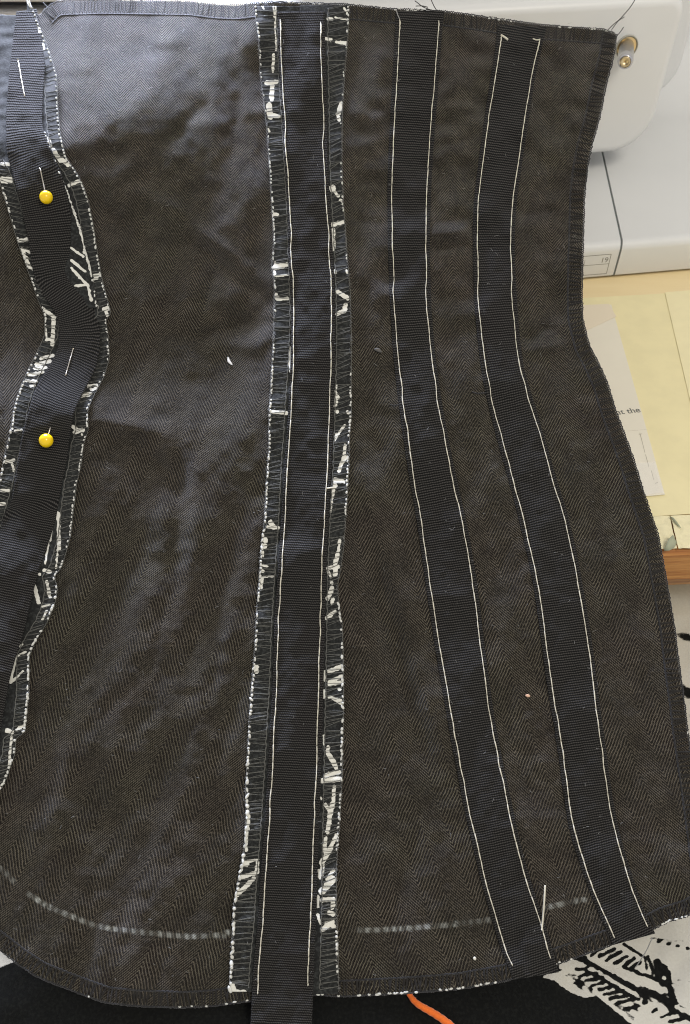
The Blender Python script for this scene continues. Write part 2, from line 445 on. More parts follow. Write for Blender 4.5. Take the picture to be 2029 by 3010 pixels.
# outline of the whole piece
TOP = [(-130,48),(0,40),(60,52),(125,40),(150,14),(175,4),(300,0),(388,1),(560,4),(640,14),(700,16),(740,10),(800,8),(887,10),(1012,14),(1146,27),(1303,34),(1400,47),(1464,57),(1597,75),(1776,88),(1812,100)]
RIGHT_E = [(1812,100),(1803,165),(1780,250),(1762,343),(1738,428),(1725,495),(1716,580),(1714,669),(1711,758),(1709,861),(1711,937),(1731,1017),(1760,1071),(1785,1129),(1809,1209),(1834,1276),(1860,1347),(1883,1423),(1910,1505),(1932,1567),(1952,1678),(1968,1767),(1983,1857),(1996,1968),(2012,2080),(2019,2146),(2033,2240),(2062,2450),(2085,2655)]
BOT = [(-130,2690),(-60,2745),(0,2790),(45,2826),(112,2870),(179,2897),(250,2924),(312,2946),(402,2955),(536,2960),(625,2955),(717,2942),(830,2930),(927,2922),(1007,2927),(1186,2918),(1350,2905),(1477,2883),(1560,2862),(1638,2832),(1718,2804),(1812,2770),(1923,2728),(1954,2711),(2029,2688),(2085,2655)]

def poly_resample(pts, n, smooth=0):
    p = np.array(pts, float); seg = np.r_[0, np.cumsum(np.linalg.norm(np.diff(p, axis=0), axis=1))]
    t = np.linspace(0, seg[-1], n)
    q = np.stack([np.interp(t, seg, p[:, 0]), np.interp(t, seg, p[:, 1])], -1)
    if smooth:
        k = np.exp(-0.5 * (np.arange(-3 * smooth, 3 * smooth + 1) / smooth) ** 2); k /= k.sum(); m = len(k) // 2
        for c in (0, 1): q[:, c] = np.convolve(np.pad(q[:, c], m, mode='reflect', reflect_type='odd'), k, mode='valid')
    return q

# ------------------------------------------------------------------ desk, machine, sheets
M_DESK = None
def build_desk():
    global M_DESK
    k = NT('pale_birch_top'); ov = k.obj_vec()
    mp = k.n('ShaderNodeMapping'); k.l(ov, mp.inputs[0]); mp.inputs['Scale'].default_value = (14, 220, 40)
    g = k.noise(mp.outputs[0], 1.0, 4, .6)
    k.set(Base_Color=k.mix(g, srgb(236, 218, 176), srgb(224, 202, 154)), Roughness=.55); m_top = k.m; M_DESK = m_top
    k = NT('oak_lipping'); ov = k.obj_vec()
    mp = k.n('ShaderNodeMapping'); k.l(ov, mp.inputs[0]); mp.inputs['Scale'].default_value = (9, 260, 330)
    g = k.noise(mp.outputs[0], 1.0, 5, .65)
    mp2 = k.n('ShaderNodeMapping'); k.l(ov, mp2.inputs[0]); mp2.inputs['Scale'].default_value = (30, 900, 1300)
    g2 = k.noise(mp2.outputs[0], 1.0, 3, .6)
    c = k.mix(k.ramp(g, .3, .7), srgb(206, 148, 82), srgb(160, 98, 44))
    c = k.mix(k.math('MULTIPLY', k.ramp(g2, .55, .75), .45), c, srgb(110, 66, 30))
    k.set(Base_Color=c, Roughness=.5); k.bump(g2, .4, .0004); m_oak = k.m
    a, b = on_z(np.array([1925., 2029.]), np.array([1622., 1618.]), 0.0)
    dx = (b - a); dx[2] = 0; dx /= np.linalg.norm(dx); dy = np.array([-dx[1], dx[0], 0])
    o0 = a + dx * (0 - a[0]) / dx[0]
    root = empty('desk', tuple(o0 + np.array([0, 0, -.75])), 'wooden desk with pale top and oak front lipping under the machine', 'desk')
    M = Matrix(((dx[0], dy[0], 0, o0[0]), (dx[1], dy[1], 0, o0[1]), (0, 0, 1, 0), (0, 0, 0, 1)))
    def bx(name, x0, x1, y0, y1, z0, z1, mat, bev=.002):
        bm = bmesh.new(); bmesh.ops.create_cube(bm, size=1)
        bmesh.ops.scale(bm, vec=(x1 - x0, y1 - y0, z1 - z0), verts=bm.verts)
        bmesh.ops.translate(bm, vec=((x0 + x1) / 2, (y0 + y1) / 2, (z0 + z1) / 2), verts=bm.verts)
        if bev: bmesh.ops.bevel(bm, geom=bm.edges[:], offset=bev, segments=3, affect='EDGES', profile=.6)
        bm.transform(M); me = bpy.data.meshes.new(name); bm.to_mesh(me); bm.free()
        return link(name, me, mat, root, smooth=False)
    bx('top_panel', -.75, .75, .0205, .95, -.030, 0, m_top, .001)
    # front lipping: rounded nose above, chamfered underneath
    prof = [(.020, -.0005), (.004, -.0005), (.0015, -.0015), (0, -.004), (0, -.027), (.001, -.029), (.008, -.044), (.010, -.046), (.020, -.046)]
    bm = bmesh.new(); rows = []
    for x in np.linspace(-.75, .75, 40):
        rows.append([bm.verts.new((x, y, z)) for (y, z) in prof])
    for i in range(len(rows) - 1):
        for j in range(len(prof)):
            k2 = (j + 1) % len(prof); bm.faces.new((rows[i][j], rows[i][k2], rows[i + 1][k2], rows[i + 1][j]))
    bm.faces.new(rows[0]); bm.faces.new(list(reversed(rows[-1])))
    bmesh.ops.recalc_face_normals(bm, faces=bm.faces); bm.transform(M)
    me = bpy.data.meshes.new('front_lipping'); bm.to_mesh(me); bm.free(); link('front_lipping', me, m_oak, root, smooth=False)
    for sx in (-.70, .64):
        for y in (.05, .86):
            bx('leg', sx, sx + .06, y, y + .06, -.75, -.0305, m_oak, .003)
    return M
DESK_M = build_desk()

def sheet(name, corners, z, mat, thick=.0003, nx=30, ny=30, bumpmm=0.0, parent=None):
    """a thin sheet lying on the desk; corners given as photograph pixels (tl, tr, br, bl)"""
    c = np.array([on_z(np.array(p[0], float), np.array(p[1], float), z) for p in corners])
    s, t = np.meshgrid(np.linspace(0, 1, nx), np.linspace(0, 1, ny))
    s = s[..., None]; t = t[..., None]
    v = c[0] * (1 - s) * (1 - t) + c[1] * s * (1 - t) + c[2] * s * t + c[3] * (1 - s) * t
    v[..., 2] = z + np.abs(bumpmm / 1000 * N1(v[..., 0] * 260, v[..., 1] * 260))
    nv = nx * ny; vv = np.concatenate([v.reshape(-1, 3), v.reshape(-1, 3) - np.array([0, 0, thick])])
    f = grid_faces(ny, nx); fl = [tuple(q) for q in f] + [tuple(int(i) + nv for i in reversed(q)) for q in f]
    ring = [i for i in range(nx)] + [r * nx + nx - 1 for r in range(1, ny)] + [(ny - 1) * nx + i for i in range(nx - 2, -1, -1)] + [r * nx for r in range(ny - 2, 0, -1)]
    for a, b in zip(ring, ring[1:] + ring[:1]): fl.append((a, b, b + nv, a + nv))
    me = bpy.data.meshes.new(name); me.from_pydata(vv.tolist(), [], fl)
    bm = bmesh.new(); bm.from_mesh(me); bmesh.ops.recalc_face_normals(bm, faces=bm.faces); bm.to_mesh(me); bm.free()
    return link(name, me, mat, parent, smooth=False)

def build_sheets():
    m_cream = mat_simple('yellowed_cream_sheet', srgb(232, 221, 176), .6, nscale=60, namt=.10)
    m_cream2 = mat_simple('pale_cream_sheet', srgb(234, 224, 182), .6, nscale=60, namt=.10)
    m_paper = mat_simple('white_paper', srgb(226, 220, 204), .8, nscale=40, namt=.06)
    m_ink = mat_simple('grey_print', srgb(96, 98, 96), .8); m_faint = mat_simple('faint_print', srgb(168, 160, 146), .8)
    m_tape = mat_simple('yellowed_tape', srgb(232, 223, 184), .35, nscale=300, namt=.15, bump=.0006)
    m_flap = mat_simple('grey_green_flap', srgb(160, 164, 140), .6)
    tag(sheet('cream_sheet', [(1500, 888), (1958, 862), (2060, 1130), (1500, 1530)][:2] + [(2110, 1505), (1500, 1545)], .0012, m_cream), 'yellowed cream sheet lying on the desk under the white paper strip', 'sheet')
    tag(sheet('cream_sheet', [(1955, 859), (2250, 835), (2400, 1480), (2105, 1503)], .0017, m_cream2), 'paler cream sheet on the desk beside the yellowed sheet', 'sheet')
    # paper strip with words
    strip = sheet('paper_strip', [(1640, 905), (1797, 895), (1955, 1453), (1780, 1470)], .0020, m_paper)
    tag(strip, 'white paper strip printed at the, lying on the yellowed sheet', 'paper')
    def flat_text(txt, px, py, size, rot, z, name, parent, mat):
        cu = bpy.data.curves.new(name, 'FONT'); cu.body = txt; cu.size = size; cu.extrude = .00004
        to = bpy.data.objects.new(name + '_src', cu); COL.objects.link(to)
        dg = bpy.context.evaluated_depsgraph_get(); me = bpy.data.meshes.new_from_object(to.evaluated_get(dg))
        bpy.data.objects.remove(to)
        p = on_z(np.array(px, float), np.array(py, float), z)
        me.transform(Matrix.Translation(p) @ Matrix.Rotation(rot, 4, 'Z'))
        return link(name, me, mat, parent, smooth=False)
    flat_text('at the', 1815, 1219, .0066, math.radians(9), .00212, 'printed_words', strip, m_ink)
    def ink_line(pts, wid, name='printed_line'):
        vs, fs = [], []
        for i in range(0, len(pts) - 1):
            a, b = [on_z(np.array(p[0], float), np.array(p[1], float), .00210) for p in (pts[i], pts[i + 1])]
            d = b - a; d /= np.linalg.norm(d); n = np.array([-d[1], d[0], 0]) * wid
            k = len(vs); vs += [a - n, b - n, b + n, a + n]; fs.append((k, k + 1, k + 2, k + 3))
        me = bpy.data.meshes.new(name); me.from_pydata([tuple(v) for v in vs], [], fs); link(name, me, m_faint, strip, smooth=False)
    ink_line([(1881, 1272), (1886, 1290), (1896, 1330)], .00014); ink_line([(1898, 1336), (1908, 1373)], .00014); ink_line([(1915, 1383), (1922, 1410)], .00014)
    ink_line([(1878, 1277), (1888, 1275)], .00014); ink_line([(1926, 1421), (1934, 1418)], .0002); ink_line([(1843, 1267), (1903, 1262)], .00005)
    # clear tape over both ends
    tag(sheet('sticky_tape', [(1640, 900), (1790, 893), (1812, 930), (1640, 1010)], .00235, mat_simple('matte_tape', srgb(224, 212, 190), .5), .0002), 'matte beige tape over the upper end of the paper strip', 'tape')
    k = NT('clear_tape'); k.set(Base_Color=(1, 1, 1, 1), Roughness=.08, Alpha=.12, Specular_IOR_Level=1.0); m_clear = k.m
    tag(sheet('sticky_tape', [(1700, 1370), (1925, 1360), (1950, 1450), (1700, 1470)], .0024, m_clear, .00015, 40, 30, .5), 'wrinkled clear tape over the lower end of the paper strip', 'tape')
    # crumpled tape by the desk edge
    tag(sheet('masking_tape', [(1700, 1525), (1968, 1517), (1990, 1612), (1700, 1624)], .0016, m_tape, .0004, 90, 40, .3), 'wrinkled pale masking tape along the desk edge left of a torn flap', 'tape')
    tag(sheet('masking_tape', [(1972, 1516), (2230, 1504), (2240, 1606), (1994, 1612)], .0018, m_tape, .0004, 90, 40, .35), 'wrinkled pale masking tape along the desk edge beyond the torn flap', 'tape')
    # curled flaps
    for name, pts, wd, lab in (('tape_flap', [(1953, 1617), (1965, 1606), (1978, 1597), (1989, 1596)], [.0004, .0028, .0032, .0004], 'small grey green flap of torn tape curling up at the desk edge'),
                               ('tape_flap', [(1969, 1519), (1979, 1529), (1990, 1541), (2002, 1552)], [.0002, .0010, .0009, .0002], 'thin grey sliver of tape peeling off the masking tape')):
        vs = []
        for i, (p, wv) in enumerate(zip(pts, wd)):
            c = on_z(np.array(p[0], float), np.array(p[1], float), .003)
            for s, zz in ((-1, .0), (0, .0016), (1, .0032)):
                vs.append((c[0], c[1] + s * wv, .003 + zz * wv / .003))
        fs = [tuple(q) for q in grid_faces(4, 3)]
        me = bpy.data.meshes.new(name); me.from_pydata(vs, [], fs); o = link(name, me, m_flap)
        sm = o.modifiers.new('s', 'SOLIDIFY'); sm.thickness = .0003; tag(o, lab, 'tape')
build_sheets()

def build_machine():
    k = NT('white_machine_plastic'); ov = k.obj_vec()
    k.set(Base_Color=k.mix(k.noise(ov, 30, 3), srgb(216, 217, 217), srgb(210, 211, 211)), Roughness=.38, Specular_IOR_Level=.45)
    k.bump(k.noise(ov, 2500, 2), .06, .0001); m_pl = k.m
    m_seam = mat_simple('grey_gap', srgb(112, 118, 118), .6)
    m_ink = mat_simple('grey_scale_print', srgb(128, 126, 116), .7)
    a, b = on_z(np.array([1714., 2029.]), np.array([827., 800.]), 0.0)
    dx = b - a; dx[2] = 0; L0 = np.linalg.norm(dx); dx /= L0; dy = np.array([-dx[1], dx[0], 0])
    M = Matrix(((dx[0], dy[0], 0, a[0]), (dx[1], dy[1], 0, a[1]), (0, 0, 1, a[2]), (0, 0, 0, 1)))
    A = np.array(M)[:3, :3]; a0 = np.array([a[0], a[1], 0])
    root = empty('sewing_machine', (a[0], a[1], 0.0), 'white sewing machine with rounded head and metal peg behind the corset', 'sewing machine')
    def hit(px, py, y_loc):
        """local (x, z) where a pixel's ray meets the machine plane y = y_loc"""
        r = rays(np.array(px, float), np.array(py, float)); c = A.T @ (CAM - a0); d = A.T @ r
        t = (y_loc - c[1]) / d[1]; q = c + d * t; return q[0], q[2]
    def hit_z(px, py, z):
        q = on_z(np.array(px, float), np.array(py, float), z); return (A.T @ (q - a0))[:2]
    zt = hit(1830, 716, 0.0)[1]             # bed height
    # bed, swept: front face, rounded edge, top, hollow rising into the back wall
    prof = [(.004, .0), (.0, .0035)] + [(.0, zt - .006)]
    for i in range(1, 7):
        t = i / 6 * math.pi / 2; prof.append((.006 - .006 * math.cos(t), zt - .006 + .006 * math.sin(t)))
    yb, rb = .24, .07
    for i in range(0, 13):
        t = i / 12 * math.pi / 2; prof.append((yb - rb + rb * math.sin(t), zt + rb - rb * math.cos(t)))
    prof += [(yb, zt + .20), (yb + .02, zt + .22), (yb + .12, zt + .22), (yb + .12, .0)]
    xg = hit(1830, 716, 0.0)[0]             # the gap between the two halves of the bed
    q0, q1 = hit_z(1830, 712, zt), hit_z(1774, 458, zt); shear = (q1[0] - q0[0]) / (q1[1] - q0[1])
    def sweep(name, x0, x1, n):
        bm = bmesh.new(); rows = [[bm.verts.new((x + shear * y, y, z)) for (y, z) in prof] for x in np.linspace(x0, x1, n)]
        for i in range(n - 1):
            for j in range(len(prof)):
                k2 = (j + 1) % len(prof); bm.faces.new((rows[i][j], rows[i][k2], rows[i + 1][k2], rows[i + 1][j]))
        e0 = bm.faces.new(rows[0]); e1 = bm.faces.new(list(reversed(rows[-1])))
        bmesh.ops.recalc_face_normals(bm, faces=bm.faces)
        bmesh.ops.bevel(bm, geom=list(e0.edges) + list(e1.edges), offset=.0003, segments=2, affect='EDGES')
        bm.transform(M); me = bpy.data.meshes.new(name); bm.to_mesh(me); bm.free()
        o = link(name, me, m_pl, root)
        o.modifiers.new('n', 'WEIGHTED_NORMAL'); return o
    sweep('extension_table', xg - .16, xg - .00055, 6); sweep('bed', xg + .00055, xg + .30, 6)
    # dark liner in the gap
    bm = bmesh.new(); pr2 = [(y + (.0008 if y < .1 else -.0008), max(z - .0008, .001)) for y, z in prof]
    r0 = [bm.verts.new((xg - .0015 + shear * y, y, z)) for y, z in pr2]; r1 = [bm.verts.new((xg + .0015 + shear * y, y, z)) for y, z in pr2]
    for j in range(len(pr2)):
        k2 = (j + 1) % len(pr2); bm.faces.new((r0[j], r0[k2], r1[k2], r1[j]))
    bm.transform(M); me = bpy.data.meshes.new('gap_liner'); bm.to_mesh(me); bm.free(); link('gap_liner', me, m_seam, root, smooth=False)
    # head: vertical front face, rounded right bottom corner
    yh = .088
    xr = hit(2019, 25, yh)[0]; zb = hit(1780, 455, yh)[1]; zt2 = hit(1900, 22, yh)[1]
    xl = hit(735, 5, yh)[0]
    def rounded(x0, x1, z0, z1, rbr, rtr, rbl, rtl, n=10):
        out = []
        for cx_, cz_, r, a0_ in ((x1 - rbr, z0 + rbr, rbr, -90), (x1 - rtr, z1 - rtr, rtr, 0), (x0 + rtl, z1 - rtl, rtl, 90), (x0 + rbl, z0 + rbl, rbl, 180)):
            for i in range(n + 1):
                t = math.radians(a0_ + 90 * i / n); out.append((cx_ + r * math.cos(t), cz_ + r * math.sin(t)))
        return out
    def block(name, out, y0, y1, bev, seg):
        bm = bmesh.new()
        f0 = [bm.verts.new((x, y0, z)) for x, z in out]; f1 = [bm.verts.new((x, y1, z)) for x, z in out]
        n = len(out)
        for i in range(n): bm.faces.new((f0[i], f0[(i + 1) % n], f1[(i + 1) % n], f1[i]))
        ff = bm.faces.new(f0); bm.faces.new(list(reversed(f1)))
        bmesh.ops.recalc_face_normals(bm, faces=bm.faces)
        bmesh.ops.bevel(bm, geom=list(ff.edges), offset=bev, segments=seg, affect='EDGES', profile=.5)
        bm.transform(M); me = bpy.data.meshes.new(name); bm.to_mesh(me); bm.free()
        o = link(name, me, m_pl, root); o.modifiers.new('n', 'WEIGHTED_NORMAL'); return o
    head = block('head', rounded(xl, xr, zb, zt2 + .006, .030, .012, .02, .012), yh, yh + .075, .0065, 6)
    block('arm', rounded(xl + .004, xr + .05, zb + .002, .31, .028, .02, .02, .02), yh + .0765, yh + .165, .006, 4)  # unseen height added so the arm keeps window light off the corset's right
    # peg on the head
    m_steel = mat_simple('brushed_steel', srgb(196, 195, 198), .24, 1.0); m_brass = mat_simple('brass', srgb(230, 208, 164), .35, 1.0)
    m_ring = mat_simple('grey_ring', srgb(160, 158, 148), .45)
    hx, hz = hit(1842, 137, yh); ex, ez = hit(1838, 186, yh - .040)
    ax = Vector((ex - hx, -.040, ez - hz)).normalized(); Q = Vector((0, -1, 0)).rotation_difference(ax).to_matrix().to_4x4()
    def lathe(name, prof_, mat, parent, n=32, tilt=True):
        bm = bmesh.new(); rows = []
        for (y, r) in prof_:
            rows.append([bm.verts.new((r * math.cos(2 * math.pi * i / n), y, r * math.sin(2 * math.pi * i / n))) for i in range(n)])
        for p_, q_ in zip(rows, rows[1:]):
            for i in range(n): bm.faces.new((p_[i], p_[(i + 1) % n], q_[(i + 1) % n], q_[i]))
        bm.faces.new(rows[0]); bm.faces.new(list(reversed(rows[-1])))
        bmesh.ops.recalc_face_normals(bm, faces=bm.faces)
        bm.transform(M @ Matrix.Translation((hx, yh, hz)) @ (Q if tilt else Matrix.Identity(4)))
        me = bpy.data.meshes.new(name); bm.to_mesh(me); bm.free(); o = link(name, me, mat, parent)
        o.modifiers.new('n', 'WEIGHTED_NORMAL'); return o
    lathe('peg_collar', [(.002, .0078), (-.0010, .0078), (-.0014, .0076), (-.0014, .0071), (-.0006, .0068), (.002, .0068)], m_ring, root, tilt=False)
    lathe('peg_bushing', [(.002, .0067), (-.0006, .0067), (-.0008, .0065), (-.0008, .001), (.002, .001)], m_brass, root, tilt=False)
    lathe('peg', [(.004, .0050), (-.0370, .0050), (-.0388, .0048), (-.0402, .0041), (-.0406, .0036), (-.0404, .0034), (.004, .0034)], m_steel, root)
    lathe('peg_tip', [(-.030, .0033), (-.0406, .0033), (-.0409, .0029), (-.0407, .0004), (-.030, .0004)], m_brass, root)
    # printed scale on the front face: frame, divider, tick and 19
    def quad_line(p, q, wid, name='scale_line'):
        (x0, z0), (x1, z1) = hit(*p, 0.0), hit(*q, 0.0)
        d = np.array([x1 - x0, z1 - z0]); d /= np.linalg.norm(d); n = np.array([-d[1], d[0]]) * wid
        vs = [(x0 - n[0], -.00008, z0 - n[1]), (x1 - n[0], -.00008, z1 - n[1]), (x1 + n[0], -.00008, z1 + n[1]), (x0 + n[0], -.00008, z0 + n[1])]
        me = bpy.data.meshes.new(name); me.from_pydata([tuple(M @ Vector(v)) for v in vs], [], [(0, 1, 2, 3)]); link(name, me, m_ink, root, smooth=False)
    quad_line((1640, 760), (1797, 747), .00022); quad_line((1797, 747), (1783, 804), .00022); quad_line((1783, 804), (1640, 815), .00022)
    quad_line((1640, 787), (1790, 775), .00018); quad_line((1720, 765), (1716, 781), .00018)
    cu = bpy.data.curves.new('scale_number', 'FONT'); cu.body = '19'; cu.size = .0058; cu.extrude = .00003
    to = bpy.data.objects.new('scale_src', cu); COL.objects.link(to)
    me = bpy.data.meshes.new_from_object(to.evaluated_get(bpy.context.evaluated_depsgraph_get())); bpy.data.objects.remove(to)
    x0, z0 = hit(1764, 772, 0.0)
    me.transform(M @ Matrix.Translation((x0, -.0001, z0)) @ Matrix.Rotation(math.pi / 2, 4, 'X')); link('scale_number', me, m_ink, root, smooth=False)
build_machine()

# things seen past the top edge, far left
def build_behind():
    m_sl = mat_simple('grey_blind_slat', srgb(150, 148, 146), .5); m_dk = mat_simple('dark_blind_cord', srgb(60, 58, 58), .6)
    root = empty('slatted_vent', tuple(np.array([-.36, .90, 0.0])), 'grey slatted vent box standing behind the pinned corner of the corset', 'vent')
    bm = bmesh.new()
    def bx(name, x0, x1, y0, y1, z0, z1, mat):
        bm = bmesh.new(); bmesh.ops.create_cube(bm, size=1)
        bmesh.ops.scale(bm, vec=(x1 - x0, y1 - y0, z1 - z0), verts=bm.verts)
        bmesh.ops.translate(bm, vec=((x0 + x1) / 2, (y0 + y1) / 2, (z0 + z1) / 2), verts=bm.verts)
        bmesh.ops.bevel(bm, geom=bm.edges[:], offset=.001, segments=2, affect='EDGES')
        me = bpy.data.meshes.new(name); bm.to_mesh(me); bm.free(); return link(name, me, mat, root, smooth=False)
    bx('box', -.50, -.22, .84, .95, .0, .16, m_dk)
    for i in range(8): bx('slat', -.50, -.22, .822, .8395, .012 + i * .018, .022 + i * .018, m_sl)
build_behind()

# ------------------------------------------------------------------ lap cloth
def capsule_field(px, py, caps, val=None):
    out = np.zeros(px.shape)
    for (x1, y1, x2, y2, r) in caps:
        m = (px > min(x1, x2) - r - 6) & (px < max(x1, x2) + r + 6) & (py > min(y1, y2) - r - 6) & (py < max(y1, y2) + r + 6)
        if not m.any(): continue
        x = px[m]; y = py[m]; dx = x2 - x1; dy = y2 - y1
        t = np.clip(((x - x1) * dx + (y - y1) * dy) / (dx * dx + dy * dy + 1e-6), 0, 1)
        d = np.hypot(x - x1 - t * dx, y - y1 - t * dy)
        out[m] = np.maximum(out[m], 1 - sstep(r - 1.6, r + 1.6, d))
    return out

def caps_of(tile, rows):
    x0, y0, s = TILE[tile]
    return [(x0 + a / s, y0 + b / s, x0 + c / s, y0 + d / s, r * 1.0 / s) for (a, b, c, d, r) in rows]

def in_poly(px, py, poly):
    inside = np.zeros(px.shape, bool); n = len(poly)
    for i in range(n):
        (x1, y1), (x2, y2) = poly[i], poly[(i + 1) % n]
        c = ((y1 > py) != (y2 > py)) & (px < (x2 - x1) * (py - y1) / (y2 - y1 + 1e-9) + x1)
        inside ^= c
    return inside

LAP_Z = -.086
def lap_height(X, Y):
    return LAP_Z + .004 * N1(X * 14, Y * 14) + .0022 * N2(X * 34, Y * 30) + .0006 * N3(X * 110, Y * 110)

def build_lap():
    xs = np.r_[np.arange(-260, 1560, 9.), np.arange(1560, 2120, 2.4), np.arange(2120, 2330, 9.)]; ys = np.r_[np.arange(1560, 2640, 6.), np.arange(2640, 3060, 2.4), np.arange(3060, 3180, 9.)]
    gx, gy = np.meshgrid(xs, ys)
    v = on_z(gx, gy, LAP_Z); v[..., 2] = lap_height(v[..., 0], v[..., 1])
    px, py = to_px(v)
    jx = px + 1.6 * N1(px / 9, py / 9); jy = py + 1.6 * N2(px / 9, py / 9)
    ink = np.zeros(px.shape)
    ink[in_poly(jx, jy, T('L', 620,430, 760,380, 980,280, 1300,150, 1700,0, 1720,1300, 1600,1300, 1150,905, 860,650, 600,480))] = 1
    ink[in_poly(jx, jy, T('L', 490,545, 600,505, 650,512, 760,560, 880,695, 780,700, 640,640))] = 1
    ink[in_poly(jx, jy, [(1900, 1500), (2400, 1500), (2400, 2800), (1980, 2730)])] = 1
    ink[in_poly(jx, jy, [(-300, 2500), (30, 2700), (48, 2822), (0, 2846), (-300, 2960)])] = 1
    b = [(700,395,790,420,26),(790,425,1170,640,20),(1170,640,1430,745,15),(800,500,1190,720,12),(730,500,830,478,12),(760,548,880,525,12),(800,580,925,557,12),(840,615,965,590,12),(890,648,1010,622,13),(930,682,1055,655,13),(985,710,1110,685,13),(1030,745,1160,715,13),(1085,792,1175,765,13),
         (840,392,935,335,14),(900,405,1015,345,14),(955,430,1065,365,14),(1010,455,1105,400,14),(1075,475,1155,420,14),(1125,495,1205,440,13),(1080,480,1390,600,13),(1080,310,1230,405,10),
         (1310,440,1390,480,16),(1330,450,1350,560,30),(1400,520,1410,600,24),(1360,600,1410,610,20),(1410,610,1455,740,22),(1440,700,1475,745,10),(1255,400,1295,525,13),(1235,410,1250,500,8),
         (1335,292,1352,290,13),(1405,312,1420,312,13),(1470,325,1482,325,13),(1540,342,1558,342,13),(1610,360,1625,360,13),(1280,270,1520,290,5),
         (1225,745,1245,735,15),(1290,805,1320,795,13),(1350,850,1480,800,10),(1200,615,1430,725,11),(1400,760,1600,890,13),(1420,880,1560,850,14),(1170,640,1240,700,18),(720,525,885,700,4),(560,590,640,640,12),(520,560,560,600,9)]
    rr = random.Random(3)
    for _ in range(70):
        x0, y0 = rr.uniform(1000, 1640), rr.uniform(560, 960); L = rr.uniform(15, 70)
        b.append((x0, y0, x0 + L, y0 + L * rr.uniform(.4, .8), rr.uniform(2.5, 6.5)))
    for _ in range(26):
        x0 = rr.uniform(640, 1040); y0 = 500 + (x0 - 640) * .62 + rr.uniform(0, 60); b.append((x0, y0, x0 + rr.uniform(20, 60), y0 + rr.uniform(10, 40), rr.uniform(3, 8)))
    bl = capsule_field(jx, jy, caps_of('L', b))
    bl = np.maximum(bl, capsule_field(jx, jy, caps_of('R', [(255,702,285,700,9),(315,708,335,712,9),(365,712,400,712,10),(255,800,320,825,12),(310,820,500,880,24),(310,1230,500,1310,38),(340,1425,500,1450,14),(250,1210,340,1220,10)])))
    # the seam side of the white zone next to the black cloth
    ink = ink * (1 - bl)
    ink = np.maximum(ink, capsule_field(jx, jy, caps_of('L', [(865,655,1165,905,15),(870,430,1100,560,20),(1100,560,1340,650,16),(1370,560,1380,565,16),(500,550,580,545,12)])))
    for _ in range(2):
        pd = np.pad(ink, 1, mode='edge'); ink = sum(pd[i:i + ink.shape[0], j:j + ink.shape[1]] for i in range(3) for j in range(3)) / 9
    me = mesh_from('printed_fabric', v.reshape(-1, 3), grid_faces(*px.shape)[:, ::-1])
    set_attr(me, 'ink', ink.ravel())
    o = link('printed_fabric', me, M_LAP)
    if me.polygons[0].normal.z < 0: me.flip_normals()
    sm = o.modifiers.new('s', 'SOLIDIFY'); sm.thickness = .0012; sm.offset = -1
    tag(o, 'black velvet fabric with cream leaf print bunched below the corset', 'fabric')
build_lap()

# ------------------------------------------------------------------ the corset
ROOT_LOC = tuple(P(np.array(830.), np.array(2900.), 0))
corset = empty('corset_piece', ROOT_LOC, 'black herringbone corset piece inside out with four boning tapes', 'corset')

